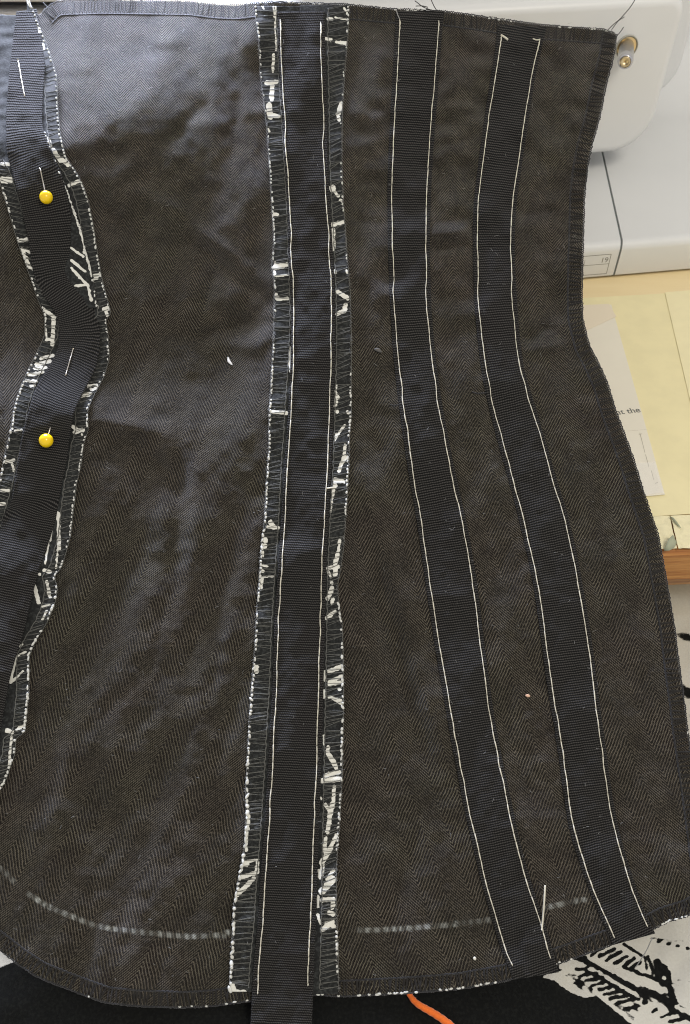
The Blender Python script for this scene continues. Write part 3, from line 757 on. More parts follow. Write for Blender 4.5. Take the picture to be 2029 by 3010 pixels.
def build_panels():
    nt, ns = 640, 440
    top = poly_resample(TOP, ns, 2); bot = poly_resample(BOT, ns, 2)
    # pair points of the top and bottom edges by seam so that rows stay even
    left = np.stack([np.full(nt, -130.0), np.linspace(top[0, 1], bot[0, 1], nt)], -1)
    right = poly_resample(RIGHT_E, nt, 3); right[0] = top[-1]; right[-1] = bot[-1]
    s = np.linspace(0, 1, ns)[None, :, None]; t = np.linspace(0, 1, nt)[:, None, None]
    G = (1 - t) * top[None] + t * bot[None] + (1 - s) * left[:, None] + s * right[:, None] \
        - ((1 - s) * (1 - t) * top[0] + s * (1 - t) * top[-1] + (1 - s) * t * bot[0] + s * t * bot[-1])
    px, py = G[..., 0], G[..., 1]
    V = P(px, py, 0.0)
    D = base_depth(py)
    X = (px - CX) * D / F * 1000; Y = (py - CY) * D / F * 1000      # millimetres in the cloth
    c1 = 0.5 * (S1L(py) + S1R(py)); c0 = 0.5 * (TL_L(py) + TL_R(py))
    yy = np.linspace(-600, 3600, 4201)
    def shear(knots, vals):
        tn = np.tan(np.radians(np.interp(yy, knots, vals)))
        return np.interp(py, yy, np.cumsum(tn * (yy[1] - yy[0])) * 0.18)
    uL = X + shear([0, 400, 900, 1500, 1900, 3000], [-2, 2, 14, 22, 26, 22])
    uR = X - shear([0, 500, 800, 1200, 1600, 3000], [-6, -4, 3, 12, 15, 17])
    uF = X + shear([0, 3000], [-8, -8])
    # chalk line
    ch = np.zeros(px.shape)
    cl = [(-20,2535)] + T('D1',40,710,100,775,200,855,300,920,400,965,500,1005,600,1045,700,1070,860,1090,1050,1110,1250,1128,1500,1115) + T('D2',0,1100,800,1085,1000,1085,1250,1070,1568,1045) + T('D3',0,1045,230,1020,650,930,760,905,890,880)
    q = poly_resample(cl, 1500, 6); acc = 0
    arc = np.linspace(0, 1, 1500) * sum(math.dist(a, b) for a, b in zip(cl, cl[1:]))
    wgt = np.interp(q[:, 0], [0, 200, 330, 520, 690, 760, 830, 950, 1000, 1350, 1440, 1500, 1590, 1620, 1740], [.5, .55, .7, .75, .7, .1, .1, .2, .55, .5, .35, .0, .0, .5, .3])
    m = (py > 2480) & (py < 2800)
    pm = np.stack([px[m], py[m]], -1); best = np.full(len(pm), 1e9); bi = np.zeros(len(pm), int)
    for i0 in range(0, 1500, 3):
        d = np.hypot(pm[:, 0] - q[i0, 0], pm[:, 1] - q[i0, 1]); k = d < best; best[k] = d[k]; bi[k] = i0
    wv = wgt[bi] * (1 - sstep(5, 10, best)) * (0.22 + 1.0 * sstep(-.2, .5, np.sin(arc[bi] * 2 * math.pi / 26 + 2 * N1(arc[bi] / 60, arc[bi] * 0)))) * (.8 + .5 * N2(arc[bi] / 40, arc[bi] * 0))
    ch[m] = wv
    faces = grid_faces(nt, ns)
    side = np.where(px < c0, 0, np.where(px < c1, 1, 2))
    fs = side.ravel()[faces[:, 0]]
    for sid, uu in ((0, uF), (1, uL), (2, uR)):
        f = faces[fs == sid]
        used, inv = np.unique(f.ravel(), return_inverse=True)
        me = mesh_from('lining_panel', V.reshape(-1, 3)[used], inv.reshape(-1, 4))
        set_uv(me, np.stack([uu, Y], -1).reshape(-1, 2)[used]); set_attr(me, 'chalk', ch.ravel()[used])
        o = link('lining_panel', me, M_CLOTH, corset)
        c = np.array(me.vertices[0].co) ; n = np.array(me.polygons[0].normal)
        if n @ (CAM - c) < 0: me.flip_normals()
        sm = o.modifiers.new('s', 'SOLIDIFY'); sm.thickness = .0013; sm.offset = -1
build_panels()

def strip(name, CL, CR, yL, yR, h, mat, parent, rows, cols, thick=.0007, ink=None, uvscale=True, jag=0.0):
    """a band of cloth between two edge curves; h(s, y) gives its height over the lining in mm"""
    t = np.linspace(0, 1, rows)[:, None]; s = np.linspace(0, 1, cols)[None, :]
    y_l = yL[0] + (yL[1] - yL[0]) * t; y_r = yR[0] + (yR[1] - yR[0]) * t
    x_l = CL(y_l); x_r = CR(y_r)
    if jag:
        x_l = x_l + jag * N1(y_l / 14, y_l * 0); x_r = x_r + jag * N2(y_r / 14, y_r * 0)
    px = x_l * (1 - s) + x_r * s; py = y_l * (1 - s) + y_r * s
    V = P(px, py, h(s + 0 * t, py))
    me = mesh_from(name, V.reshape(-1, 3), grid_faces(rows, cols))
    cx = .5 * (x_l + x_r)[:, 0]; cy = .5 * (y_l + y_r)[:, 0]
    tx = np.gradient(cx); ty = np.gradient(cy); ln = np.hypot(tx, ty); A = np.cumsum(ln)
    tx = tx / ln; ty = ty / ln
    dx = px - cx[:, None]; dy = py - cy[:, None]
    sc = base_depth(py) / F * 1000
    vv = (A[:, None] + dx * tx[:, None] + dy * ty[:, None]) * .180
    uu = (dx * ty[:, None] - dy * tx[:, None]) * .180
    set_uv(me, np.stack([uu, vv], -1).reshape(-1, 2))
    if ink is not None:
        jx = px + 1.0 * N3(px / 7, py / 7); jy = py + 1.0 * N4(px / 7, py / 7)
        set_attr(me, 'ink', capsule_field(jx, jy, ink).ravel())
    n = np.array(me.polygons[0].normal); c = np.array(me.vertices[0].co)
    if n @ (CAM - c) < 0: me.flip_normals()
    o = link(name, me, mat, parent)
    sm = o.modifiers.new('s', 'SOLIDIFY'); sm.thickness = thick; sm.offset = -1
    return o

def topstitch(curve, y0, y1, h, parent, step=27, r=.00050):
    tb = Tubes(); y = y0; i = 0
    while y < y1 - 6:
        L = step * random.uniform(.92, 1.08); ye = min(y + L, y1)
        ys = np.linspace(y + .6, ye - .6, 6)
        wob = 1.2 * N1(ys / 60 + 9 * h, ys * 0)
        a = np.array([-.25, .22, .34, .34, .22, -.25])
        hh = np.array([h(yy_) for yy_ in ys]) + a
        tb.add(P(curve(ys) + wob + random.uniform(-.5, .5), ys, hh), np.array([.55, .95, 1, 1, .95, .55]) * r, 6)
        y = ye
    return tb

def tape(CLs, CRs, mL, mR, yL, yR, hbase, bulge=.9):
    """a sewn boning tape: margins outside the topstitching, channel bulging between"""
    CL = Curve.__new__(Curve); CL.ys = CLs.ys; CL.xs = CLs.xs - np.interp(CLs.ys, *mL); CL.y0, CL.y1 = CLs.y0, CLs.y1
    CR = Curve.__new__(Curve); CR.ys = CRs.ys; CR.xs = CRs.xs + np.interp(CRs.ys, *mR); CR.y0, CR.y1 = CRs.y0, CRs.y1
    def h(s, y):
        a = .10; b = .90
        ch = np.clip((s - a) / (b - a), 0, 1)
        out = hbase + bulge * np.sin(math.pi * ch) ** .8
        out = out + .35 * np.exp(-((s - .03) / .035) ** 2) + .35 * np.exp(-((s - .97) / .035) ** 2)
        out = out + .25 * N2(s * 4, y / 40) * np.sin(math.pi * s) + .12 * N3(s * 9, y / 17)
        return out
    o = strip('boning_tape', CL, CR, yL, yR, h, M_TAPE, corset, 700, 26)
    return o

# --- seam allowances beside the middle seam
C1 = Curve.__new__(Curve); C1.ys = S1L.ys; C1.xs = .5 * (S1L.xs + S1R(S1L.ys)); C1.y0, C1.y1 = S1L.y0, S1L.y1
inkML = caps_of('A2', [(240,40,245,110,10),(245,120,250,330,5),(235,360,230,470,9),(190,548,250,540,15),(225,560,220,660,14),(205,690,212,770,18),(215,760,265,765,14),(200,850,205,870,6),(230,1410,255,1412,12),(150,25,170,60,6)]) \
    + caps_of('B2', [(245,45,245,60,6),(245,80,320,62,17),(235,105,240,125,8),(250,140,330,130,6),(250,265,260,285,16),(270,290,330,285,10),(350,610,340,720,12),(345,720,355,810,10),(215,1030,320,1040,12)]) \
    + caps_of('C2', [(215,80,240,110,16),(200,110,265,115,12),(178,195,180,200,16),(175,235,176,236,16),(165,270,165,300,6),(150,360,190,370,8),(160,400,161,401,10),(155,440,235,435,5),(160,450,155,510,8),(120,1030,120,1060,16)]) \
    + caps_of('D2', [(180,330,175,420,12),(170,430,165,560,9),(145,635,240,620,10),(150,655,170,650,15),(240,640,235,700,12),(130,735,240,705,13),(190,770,110,850,15),(220,740,180,790,10),(75,1450,80,1480,18),(70,1200,72,1220,14),(60,1480,160,1485,8)])
inkMR = caps_of('A2', [(595,125,615,125,12),(640,115,720,130,5),(570,255,610,258,12),(650,275,715,285,13),(680,680,665,740,16),(655,750,665,790,12),(620,1235,625,1245,20),(640,1265,660,1290,12),(675,1320,690,1325,12),(615,1480,690,1462,14),(628,1510,628,1640,13),(700,50,720,90,8)]) \
    + caps_of('B2', [(635,105,640,115,10),(715,100,720,110,10),(655,240,720,285,15),(710,325,700,370,14),(700,365,655,385,13),(650,855,640,950,6),(655,930,640,990,12),(650,1030,651,1031,14),(720,1030,725,1040,10),(700,1120,640,1210,9),(650,1180,635,1220,8),(705,1250,700,1310,10),(720,1330,680,1370,10),(700,1320,665,1420,12),(640,1480,690,1490,16),(635,1500,640,1520,14),(630,1540,625,1580,10),(620,1600,610,1690,6)]) \
    + caps_of('C2', [(670,200,655,290,9),(655,290,640,350,14),(590,380,660,370,13),(640,390,640,420,16),(590,400,610,440,8),(615,470,615,480,10),(620,510,590,580,14),(625,580,620,610,10),(610,690,585,710,13),(640,665,600,690,9),(600,1060,680,1030,15),(570,1060,570,1120,8),(600,1130,685,1090,12),(600,1145,685,1130,12),(570,1190,568,1230,11),(600,1230,680,1250,10),(640,1245,680,1270,12),(670,1180,671,1181,12),(565,1480,565,1550,6),(592,1560,590,1600,12),(600,1610,645,1690,16)]) \
    + caps_of('D2', [(690,65,780,45,14),(670,100,775,90,18),(745,140,740,230,13),(660,215,661,216,8),(690,260,715,300,12),(735,250,715,340,16),(715,350,700,440,14),(690,480,680,560,12),(760,460,720,540,12),(720,545,665,640,17),(670,650,665,720,12),(645,690,650,745,8),(740,690,700,750,12),(740,750,665,830,22),(640,860,635,930,10),(670,885,740,880,16),(740,890,735,940,12),(715,970,735,980,16),(635,980,655,1040,9),(735,1030,670,1080,16),(700,1040,745,1060,16),(760,1155,761,1156,9),(755,1280,756,1281,8)])

def h_edge(base, lift, outer_at_0, steps=()):
    def h(s, y):
        q = (1 - s) if outer_at_0 else s
        out = base + lift * q ** 1.5 + .55 * N1(y / 55, s * 2) + .22 * N2(y / 16, s * 4)
        for (ys, amp, wd) in steps: out = out + amp * np.exp(-((y - ys) / wd) ** 2)
        return out
    return h

hML = h_edge(.9, 1.3, True, [(812, .9, 10), (1213, .9, 10), (1692, .9, 10), (2308, .9, 10)])
hMR = h_edge(.9, 1.3, False, [(800, .9, 10), (1215, .9, 10), (1700, 1.1, 12), (2292, 1.0, 12)])
def on_strip(CL, CR, h):
    return lambda x, y: h((np.asarray(x) - CL(y)) / (CR(y) - CL(y)), np.asarray(y))
aML = strip('seam_allowance', AM_L, C1, (18, 2915), (18, 2915), hML, M_PRINT, corset, 1350, 44, .0006, inkML, jag=.8)
aMR = strip('seam_allowance', C1, AM_R, (14, 2922), (14, 2922), hMR, M_PRINT, corset, 1350, 44, .0006, inkMR, jag=.8)

def overlock(parent, inner, outer, y0, y1, h, pitch, slant, side, r=.00012):
    """zigzag overlock thread between an inner line and the raw edge; h(x, y) is the strip's height"""
    tb = Tubes(); y = y0
    while y < y1:
        p = pitch * random.uniform(.7, 1.4); sl = slant * random.uniform(-.2, 2.6)
        xi, xo = float(inner(y)), float(outer(y + slant))
        for (ya, yb_) in ((y, y + sl), (y + p * random.uniform(.2, .5), y + sl + random.uniform(-2, 2))):
            q = np.linspace(0, 1, 7)
            xx = xi + (xo - xi) * q; yv = ya + (yb_ - ya) * q + 1.2 * np.sin(q * math.pi) * random.uniform(-1, 1)
            tb.add(P(xx, yv, h(xx, yv) + .24), r * random.uniform(.8, 1.15), 4)
        y += p
    ys = np.arange(y0, y1, 3.0)
    for ph in (0, 1.6):
        xs = inner(ys) + 1.5 * np.sin(ys / pitch * math.pi + ph)
        tb.add(P(xs, ys, h(xs, ys) + .24 + .1 * np.cos(ys / pitch * math.pi * 2 + ph)), r * 1.1, 4)
    y = y0
    while y < y1:
        p = pitch * .62; ys = np.linspace(y - p * .15, y + p * 1.0, 7); q = np.linspace(0, math.pi, 7)
        xs = outer(ys) + side * (1.0 + 2.2 * np.sin(q)); tb.add(P(xs, ys, h(xs, ys) + .12), r * 1.2, 4)
        y += p
    return tb.build('overlock_thread', M_OVER, parent)

def flecks(parent, outer, spans, h, side, big=1.0):
    """the white velvet edge showing between the overlock loops"""
    tb = Tubes()
    for (y0, y1, prob, size) in spans:
        y = y0
        while y < y1:
            if random.random() < prob:
                l = size * random.uniform(.7, 1.6) * big; wd = size * random.uniform(.5, .85) * big
                x = float(outer(y)) - side * random.uniform(-.5, 2.0)
                c = P(np.array(x), np.array(y), float(h(np.array(1.0), np.array(y))) + .1)
                ax = P(np.array(float(outer(y + 6))), np.array(y + 6.0), 0) - P(np.array(float(outer(y - 6))), np.array(y - 6.0), 0)
                add_blob(tb, c, l * .00018, wd * .00018, wd * .00015, ax + np.random.default_rng(int(y)).normal(size=3) * .0006)
            y += size * random.uniform(1.7, 3.2)
    return tb.build('edge_fleck', M_FLECK, parent)

inML = Curve.__new__(Curve); inML.ys = S1L.ys; inML.xs = S1L.xs - np.interp(S1L.ys, [0, 400, 900, 1200, 1500, 2900], [10, 9, 10, 19, 18, 27]); inML.y0, inML.y1 = 0, 2915
inMR = Curve.__new__(Curve); inMR.ys = S1R.ys; inMR.xs = S1R.xs + np.interp(S1R.ys, [0, 400, 900, 1500, 2200, 2900], [22, 17, 15, 17, 22, 36]); inMR.y0, inMR.y1 = 0, 2915
overlock(aML, inML, AM_L, 30, 2905, on_strip(AM_L, C1, hML), 15, 5, -1)
overlock(aMR, inMR, AM_R, 24, 2910, on_strip(C1, AM_R, hMR), 14, -6, 1)
flecks(aML, AM_L, [(20, 120, .5, 5), (120, 480, .3, 4), (480, 760, .8, 4.5), (760, 1080, .45, 4), (1080, 1560, .75, 4.5), (1560, 2300, .85, 5), (2300, 2910, .9, 6.5)], lambda q, y: hML(1 - q, y), -1)
flecks(aMR, AM_R, [(20, 120, .6, 5), (120, 400, .25, 4), (480, 620, .5, 4), (740, 800, .6, 4), (1100, 1240, .5, 4.5), (1240, 1520, .7, 4.5), (1760, 2260, .75, 5), (2290, 2500, .6, 4.5), (2740, 2900, .5, 5)], lambda q, y: hMR(q, y), 1)

def fuzz(parent, outer, y0, y1, h, side, n):
    tb = Tubes()
    for i in range(n):
        y = random.uniform(y0, y1); x = float(outer(y)); a = random.uniform(-1.2, 1.2); L = random.uniform(4, 13); cv = random.uniform(-1.5, 1.5)
        q = np.linspace(0, 1, 5); ang = a + cv * q
        xs = x + side * np.cumsum(np.cos(ang)) * L / 5 - side * 3; ys = y + np.cumsum(np.sin(ang)) * L / 5
        tb.add(P(xs, ys, float(h(np.array(1.0), np.array(y))) + .3 + random.uniform(0, 1.2) * q), .00006, 3)
    tb.build('frayed_fibre', M_FIBRE, parent)
fuzz(aML, AM_L, 20, 2910, lambda q, y: hML(1 - q, y), -1, 420)
fuzz(aMR, AM_R, 20, 2910, lambda q, y: hMR(q, y), 1, 420)

# --- the three sewn tapes
t1 = tape(S1L, S1R, ([0, 900, 1600, 2900], [7, 8, 11, 16]), ([0, 900, 1600, 2900], [12, 11, 13, 17]), (34, 3120), (32, 3120), 2.1)
t2 = tape(S2L, S2R, ([0, 3000], [13, 13]), ([0, 3000], [12, 13]), (33, 2880), (31, 2858), .7)
t3 = tape(S3L, S3R, ([0, 3000], [13, 13]), ([0, 3000], [12, 13]), (72, 2778), (80, 2744), .7)
const = lambda v: (lambda y: v)
def sew(t, L, R, yl, yr, hb):
    for cv, yy_ in ((L, yl), (R, yr)):
        tb = topstitch(cv, yy_[0], yy_[1], lambda y: hb, t) if False else None
        tb = Tubes(); y = yy_[0]
        while y < yy_[1] - 6:
            ln = 27 * random.uniform(.9, 1.1); ye = min(y + ln, yy_[1])
            ys = np.linspace(y + .4, ye - .4, 7)
            a = np.array([-.12, .18, .30, .33, .30, .18, -.12])
            xs = cv(ys) + 1.1 * N1(ys / 45 + hb * 7, ys * 0) + random.uniform(-.5, .5)
            tb.add(P(xs, ys, hb + .30 + a), np.array([.68, .95, 1, 1, 1, .95, .68]) * .00030 * random.uniform(.8, 1.1), 6)
            y = ye
        # back-tacked knots at the ends
        for ye in (yy_[0] + 6, yy_[0] + 20):
            ys = np.linspace(ye, ye + 14, 5); tb.add(P(cv(ys) + 1.5 * np.sin(np.linspace(0, 3, 5)), ys, hb + .9), .00034, 6)
        tb.build('topstitching', M_WHITE, t)
sew(t1, S1L, S1R, (56, 2922), (64, 2898), 2.1)
sew(t2, S2L, S2R, (55, 2838), (60, 2822), .7)
sew(t3, S3L, S3R, (104, 2757), (118, 2724), .7)
def tail(pts, h, r, mat, parent, name='thread_tail', smooth=True, n=24):
    q = poly_resample(pts, n, 2 if smooth else 0); tb = Tubes()
    hh = np.interp(np.linspace(0, 1, n), np.linspace(0, 1, len(h)), h) if not np.isscalar(h) else h
    tb.add(P(q[:, 0], q[:, 1], hh), r, 6); return tb.build(name, mat, parent, stuff=False)
tail(T('D3', 612, 790, 606, 900, 598, 1000, 590, 1085), [6, 5, 2.5, 1.2], .00042, M_WHITE, t2)
tail(T('A3', 322, 232, 345, 245, 366, 262), [1.2, 1.9, 1.8], .0006, M_WHITE, t3)
tail(T('A3', 532, 256, 555, 264, 580, 260), [1.5, 1.5, 1.2], .0004, M_WHITE, t3)
tail(T('B2', 585, 1536, 620, 1530, 648, 1531), [2.8, 2.6, 2.4], .0004, M_WHITE, t1)
tail(T('A2', 1042, 68, 1052, 100, 1064, 125), [1.2, 1.6, 1.2], .0003, M_FIBRE, t2)

# --- pinned tape and the bulky left seam
inkLR = caps_of('A1', [(185,10,200,40,10),(235,90,236,91,10),(250,190,260,205,14),(285,290,290,320,8),(320,910,335,960,10),(350,985,400,1060,14),(410,1050,450,1090,12),(455,1220,525,1190,12)]) \
    + caps_of('B1', [(620,135,660,130,12),(610,165,640,150,10),(690,355,720,350,16),(700,370,705,395,10),(640,340,641,341,12),(575,860,640,850,7),(600,885,640,875,8),(545,915,600,910,9),(530,935,590,925,7),(480,1130,500,1140,12),(490,1165,545,1150,14),(540,1180,541,1181,8)]) \
    + caps_of('C1', [(350,70,330,200,6),(320,210,300,350,6),(385,20,390,250,12),(380,260,370,380,6),(290,395,330,405,12),(260,420,261,421,10),(230,500,255,610,13),(310,470,330,570,10),(280,635,325,620,7),(310,660,280,720,7),(125,895,150,885,8),(110,960,170,930,7),(105,960,70,1130,10),(100,1110,150,1060,6),(75,1130,95,1115,8),(45,1450,80,1460,14),(110,1445,150,1420,10),(75,1490,60,1690,8)])
inkLL = caps_of('A1', [(10,1080,60,1080,10),(10,1185,65,1185,22),(30,1280,40,1310,8),(75,1450,76,1451,10),(130,1585,195,1575,12),(145,1640,160,1690,12),(170,1650,210,1665,10)]) \
    + caps_of('B1', [(170,15,190,70,12),(200,80,215,90,14),(290,360,360,410,12),(355,410,345,590,13),(300,480,310,560,7),(310,560,345,550,10),(270,680,350,660,11),(240,720,330,700,12),(230,745,300,740,11),(190,790,280,770,12),(175,825,240,830,10),(200,860,230,860,8),(80,1140,81,1141,8),(100,1155,140,1150,8),(40,1360,90,1350,12),(80,1370,90,1420,8),(10,1550,55,1550,11),(0,1640,30,1640,12)])
inkLI = caps_of('A1', [(440,1230,520,1490,7),(530,1520,560,1640,7),(470,1630,550,1690,8),(560,1660,561,1661,14),(285,850,300,920,5)]) \
    + caps_of('B1', [(470,35,560,105,9),(470,85,580,200,9),(500,200,580,195,8),(580,200,600,300,8),(575,10,600,120,8),(600,290,601,291,13)])
CTL = Curve.__new__(Curve); CTL.ys = TL_L.ys; CTL.xs = .5 * (TL_L.xs + TL_R(TL_L.ys)); CTL.y0, CTL.y1 = TL_L.y0, TL_L.y1
def tape_h(y):       # the pinned tape stands off the seam in soft waves
    return 4.6 + 1.6 * np.sin((y - 250) / 118.0) + 2.6 * np.exp(-((y - 1200) / 110) ** 2) - 1.6 * np.exp(-((y - 480) / 50) ** 2)
hLR = h_edge(1.2, 2.6, False, [(930, 1.0, 14), (1263, 1.0, 12), (1690, 1.2, 14), (2150, 1.0, 12)])
hLL = h_edge(1.2, 1.6, True, [(1265, .9, 12)])
hLI = lambda s, y: 3.0 + 1.2 * s + .3 * N1(y / 40, s * 2)
aLR = strip('seam_allowance', CTL, AL_R, (-5, 2360), (-5, 2360), hLR, M_PRINT, corset, 1100, 40, .0006, inkLR, jag=.8)
aLL = strip('seam_allowance', AL_L, CTL, (44, 1900), (44, 1900), hLL, M_PRINT, corset, 900, 40, .0006, inkLL, jag=.8)
aLI = strip('seam_allowance', CTL, AI_R, (378, 905), (378, 905), hLI, M_PRINT, corset, 300, 40, .0006, inkLI, jag=.8)
inLR = AL_R.shifted(-34); inLL = AL_L.shifted(38)
overlock(aLR, inLR, AL_R, 20, 2320, on_strip(CTL, AL_R, hLR), 14, -4, 1)
overlock(aLL, inLL, AL_L, 470, 1800, on_strip(AL_L, CTL, hLL), 13, -5, -1)
flecks(aLR, AL_R, [(0, 200, .8, 5), (200, 920, .85, 4.5), (940, 1300, .7, 4), (1300, 1690, .7, 4), (1700, 2320, .8, 5)], lambda q, y: hLR(q, y), 1)
flecks(aLL, AL_L, [(480, 760, .5, 5), (760, 960, .8, 4.5), (1030, 1420, .7, 4.5)], lambda q, y: hLL(1 - q, y), -1)
flecks(aLI, AI_R, [(390, 900, .7, 4.5)], lambda q, y: hLI(q, y), 1)
def hT(s, y):
    return tape_h(y) + 1.2 * np.sin(math.pi * s) ** .7 + .3 * N2(s * 3, y / 60) - .25 * (np.exp(-((s - .09) / .03) ** 2) + np.exp(-((s - .91) / .03) ** 2))
strip('boning_tape', TL_L, TL_R, (34, 2340), (26, 2340), hT, M_TAPE, corset, 700, 28)['label'] = 'loose black boning tape held over the seam by pins'

# --- overlocked outer edges of the lining
def edge_overlock(pts, inward, y_or_x, width, pitch, r, fleck_w):
    """pts: edge polyline; inward: function giving the inner point of the band"""
    L = sum(math.dist(a, b) for a, b in zip(pts, pts[1:])); n = int(L / 3)
    q = poly_resample(pts, n, 3); tg = np.gradient(q, axis=0); tg /= np.linalg.norm(tg, axis=1)[:, None]
    nm = np.stack([-tg[:, 1], tg[:, 0]], -1) * inward
    inn = q + nm * width
    tb = Tubes(); tc = Tubes(); step = max(2, int(pitch / 3)); i = 0
    while i < n - step - 1:
        j = i + random.randint(-2, 3); j = min(max(j, 0), n - 1); k = min(i + int(step * .35), n - 1)
        for a, b in ((inn[i], q[j]), (q[j], inn[k])):
            s = np.linspace(0, 1, 6)[:, None]; p = a * (1 - s) + b * s + np.array([[0, 1.2]]) * np.sin(s * math.pi) * random.uniform(-1, 1)
            tb.add(P(p[:, 0], p[:, 1], .30 + .12 * np.sin(s[:, 0] * math.pi)), r * random.uniform(.85, 1.15), 4)
        i += max(2, step + random.randint(-1, 1))
    ar = np.arange(n) * 3.0
    for ph in (0, 1.5):
        c = inn + nm * (1.6 * np.sin(ar / pitch * math.pi * 2 + ph))[:, None]
        tc.add(P(c[:, 0], c[:, 1], .32), r * 1.1, 4)
    i = 0; st2 = max(2, int(pitch * .5 / 3))
    while i < n - st2 - 1:
        s = np.linspace(0, math.pi, 6); b = q[i] + (q[i + st2] - q[i]) * (s / math.pi)[:, None] - nm[i] * (.5 + random.uniform(1.5, 4.5) * np.sin(s))[:, None]
        tc.add(P(b[:, 0], b[:, 1], .1), r * 1.15, 4); i += st2
    tb.build('overlock_thread', M_DARK, corset); tc.build('overlock_chain', M_BLACK, corset)
    fk = Tubes()
    for i in range(0, n - 2, 2):
        pr, size = fleck_w(q[i])
        if random.random() < pr:
            p = q[i] + nm[i] * random.uniform(-2, 1.5)
            c = P(np.array(p[0]), np.array(p[1]), .1)
            add_blob(fk, c, size * random.uniform(.8, 1.7) * .00018, size * .6 * .00018, size * .5 * .00018, P(q[i + 1][0], q[i + 1][1], 0) - P(q[i][0], q[i][1], 0))
    if fk.n: fk.build('edge_fleck', M_FLECK, corset)
edge_overlock([p for p in TOP if p[0] >= 125], 1, None, 40, 14, .00025, lambda p: ((.22, 4.5) if p[0] > 1470 else (.14, 4)) if p[0] > 560 else (.12, 3.5))
edge_overlock(RIGHT_E, 1, None, 40, 14, .00027, lambda p: (.10, 3.5) if p[1] > 2050 else (.0, 3))
edge_overlock(BOT[::-1], 1, None, 44, 14, .00024, lambda p: (.22, 5.0) if 930 < p[0] < 1480 else ((.3, 4) if (p[0] > 1930 or 600 < p[0] < 740) else (.04, 4)))

# --- loose thread tails along the top edge
for pts, h in ((T('A2', 1165, 5, 1215, 45, 1275, 68), [2, 3, 1]), (T('A2', 1270, -5, 1290, 40, 1308, 68), [3, 3, 1]), (T('A2', 1170, 40, 1215, 38, 1250, 48), [3, 3, 2]), (T('A2', 215, -10, 235, 25, 240, 60), [4, 3, 2]), (T('A2', 232, 14, 290, 8, 326, 18), [4, 5, 5]),
               ([(1869, -4), (1852, 24), (1828, 50), (1811, 69), (1798, 88)], [3, 5, 4, 2, 1]), ([(1836, 50), (1818, 60), (1803, 72), (1787, 88)], [4, 3, 2, 1]), ([(1833, 80), (1827, 90), (1818, 101)], [3, 2, 1]), (T('A1', 285, 15, 345, 85, 365, 100), [3, 3, 1]),
               (T('B3', 130, 900, 160, 912, 225, 908), [.6, 1.2, .8]), (T('B2', 1000, 985, 1030, 990, 1062, 985), [.6, 1, .9])):
    tail(pts, h, .00024, M_BLACK, corset)
tail([(1917, 2758), (1903, 2790), (1888, 2815), (1870, 2842)], [1, -4, -9, -14], .00022, M_FIBRE, t3)

# --- lint: fine stray fibres over the cloth
def lint():
    tb = Tubes()
    for i in range(420):
        x = random.uniform(10, 1980); y = random.uniform(30, 2880)
        if x > 1690 and y < 1300: continue
        if x > np.interp(y, [1000, 2900], [1700, 1990]): continue
        if (y > np.interp(x, [0, 250, 1300, 2000], [2760, 2880, 2880, 2660])): continue
        a = random.uniform(0, 2 * math.pi); L = random.uniform(5, 17); cv = random.uniform(-1.3, 1.3)
        q = np.linspace(0, 1, 5); ang = a + cv * q
        xs = x + np.cumsum(np.cos(ang)) * L / 5; ys = y + np.cumsum(np.sin(ang)) * L / 5
        on_tape = any(Lc(y) - 14 < x < Rc(y) + 14 for Lc, Rc in ((S1L, S1R), (S2L, S2R), (S3L, S3R)))
        hh = 3.4 if (S1L(y) - 60 < x < S1R(y) + 60) else (2.0 if on_tape else .5)
        if x < 330: hh = 1.0
        tb.add(P(xs, ys, hh + .2 * np.sin(q * 3)), .00007, 3)
    tb.build('lint_fibre', M_FIBRE, corset)
lint()

# ------------------------------------------------------------------ loose things on the corset
def pin(px, segs, head, label):
    m_y = mat_simple('yellow_plastic', srgb(244, 206, 20), .22, spec=.55); m_s = mat_simple('pin_steel', srgb(198, 190, 176), .3, 1.0)
    hp = P(np.array(float(head[0])), np.array(float(head[1])), float(tape_h(np.array(head[1]))) + 4.6)
    root = empty('dressmaking_pin', tuple(hp), label, 'pin', 'yellow headed pins through the loose tape')
    bm = bmesh.new(); bmesh.ops.create_uvsphere(bm, u_segments=32, v_segments=20, radius=.0037)
    bmesh.ops.translate(bm, vec=hp, verts=bm.verts); me = bpy.data.meshes.new('pin_head'); bm.to_mesh(me); bm.free(); link('pin_head', me, m_y, root)
    tb = Tubes(); pts, hs = zip(*segs)
    q = np.array(pts, float); t = np.linspace(0, 1, len(q)); tt = np.linspace(0, 1, 60)
    X = np.interp(tt, t, q[:, 0]); Y = np.interp(tt, t, q[:, 1]); hh = np.interp(tt, t, hs)
    base = hT(np.full(60, .5), Y)
    pp = P(X, Y, base + hh); pp[0] = hp
    tb.add(pp, .00040, 8, taper=False); tb.build('pin_shaft', m_s, root, stuff=False)
pin(None, [((136, 580), 3.2), ((128, 540), 1.6), ((120, 502), .5), ((116, 490), -1.2), ((96, 385), -1.6), ((74, 286), -1.0), ((72, 279), .5), ((62, 225), .9), ((53, 174), .5)], (136, 580), 'yellow ball headed pin through the loose tape where it narrows near its top')
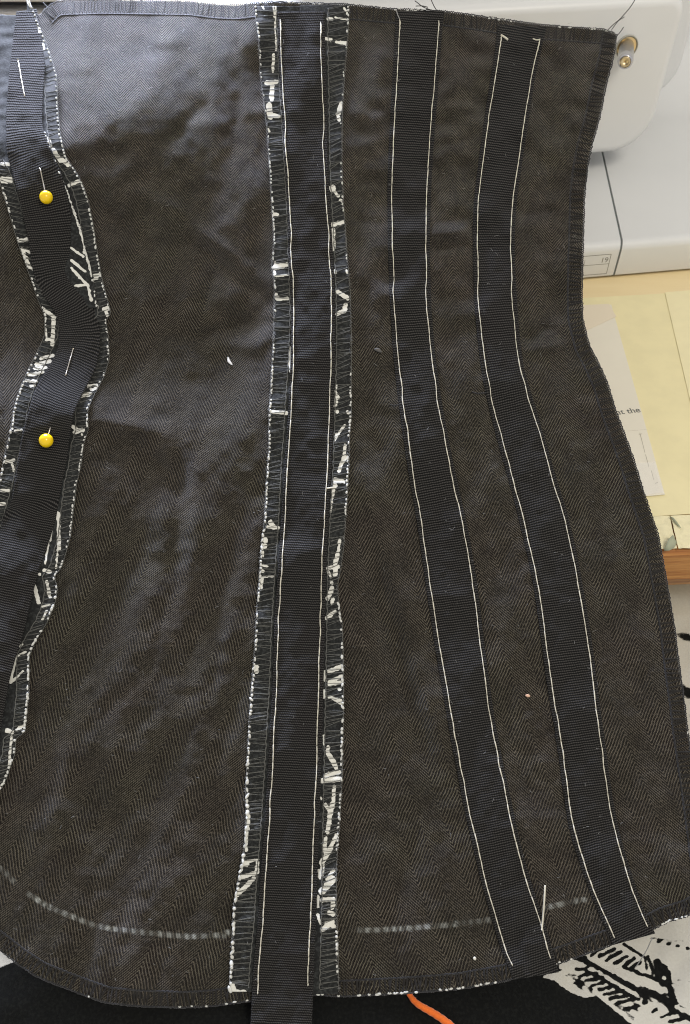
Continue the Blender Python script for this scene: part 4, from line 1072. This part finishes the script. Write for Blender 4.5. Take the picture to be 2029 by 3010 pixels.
pin(None, [((136, 1295), 3.2), ((142, 1278), 1.8), ((147, 1263), .5), ((150, 1252), -1.2), ((170, 1180), -1.6), ((193, 1106), -1.0), ((194, 1102), .5), ((205, 1063), .9), ((216, 1024), .5)], (136, 1295), 'yellow ball headed pin through the loose tape below its widest bend')

def fleck(name, pts, wid, h, mat, label):
    q = poly_resample(pts, 14, 1); tb = Tubes()
    tb.add(P(q[:, 0], q[:, 1], h + .3 * np.sin(np.linspace(0, 3.1, 14))), np.sin(np.linspace(.35, 2.8, 14)) * wid, 7)
    tag(tb.build(name, mat, None, stuff=False), label, 'lint')
fleck('lint_scrap', T('B1', 1502, 672, 1508, 700, 1530, 722), .0009, .9, mat_simple('white_lint', srgb(236, 236, 236), .8), 'white lint scrap on the wide herringbone panel')
fleck('lint_scrap', T('B2', 896, 620, 920, 622, 944, 638), .0011, .9, mat_simple('grey_lint', srgb(96, 94, 92), .9), 'dark grey lint scrap on the herringbone beside the middle seam')
fleck('lint_scrap', T('C3', 482, 1220, 496, 1222, 512, 1226), .0008, .8, mat_simple('peach_lint', srgb(214, 176, 150), .9), 'tiny peach lint scrap between the two curved tapes')
fleck('lint_scrap', T('D3', 140, 1275, 147, 1272, 154, 1270), .0009, .9, mat_simple('cream_lint', srgb(214, 212, 200), .9), 'tiny cream lint dot by the overlocked bottom edge')

def yarn():
    tb = Tubes(); pts = T('D2', 1235, 1495, 1262, 1545, 1300, 1580, 1400, 1632, 1500, 1702) + [(1350, 3040), (1400, 3075)]
    q = poly_resample(pts, 60, 3); v = on_z(q[:, 0], q[:, 1], LAP_Z)
    v[:, 2] = lap_height(v[:, 0], v[:, 1]) + .0022
    r = .00165 * (1 + .06 * np.sin(np.arange(60) * 1.3)) * np.interp(np.arange(60), [0, 20, 60], [.75, 1, 1.1])
    tb.add(v, r, 10)
    k = NT('orange_yarn'); n1 = k.noise(k.obj_vec(), 1800, 3, .7)
    k.set(Base_Color=k.mix(n1, srgb(255, 128, 28), srgb(205, 84, 10)), Roughness=.8, Sheen_Weight=.3); k.bump(n1, .6, .0004)
    tag(tb.build('yarn_end', k.m, None, stuff=False), 'bright orange yarn end on the black fabric under the corset hem', 'yarn')
yarn()
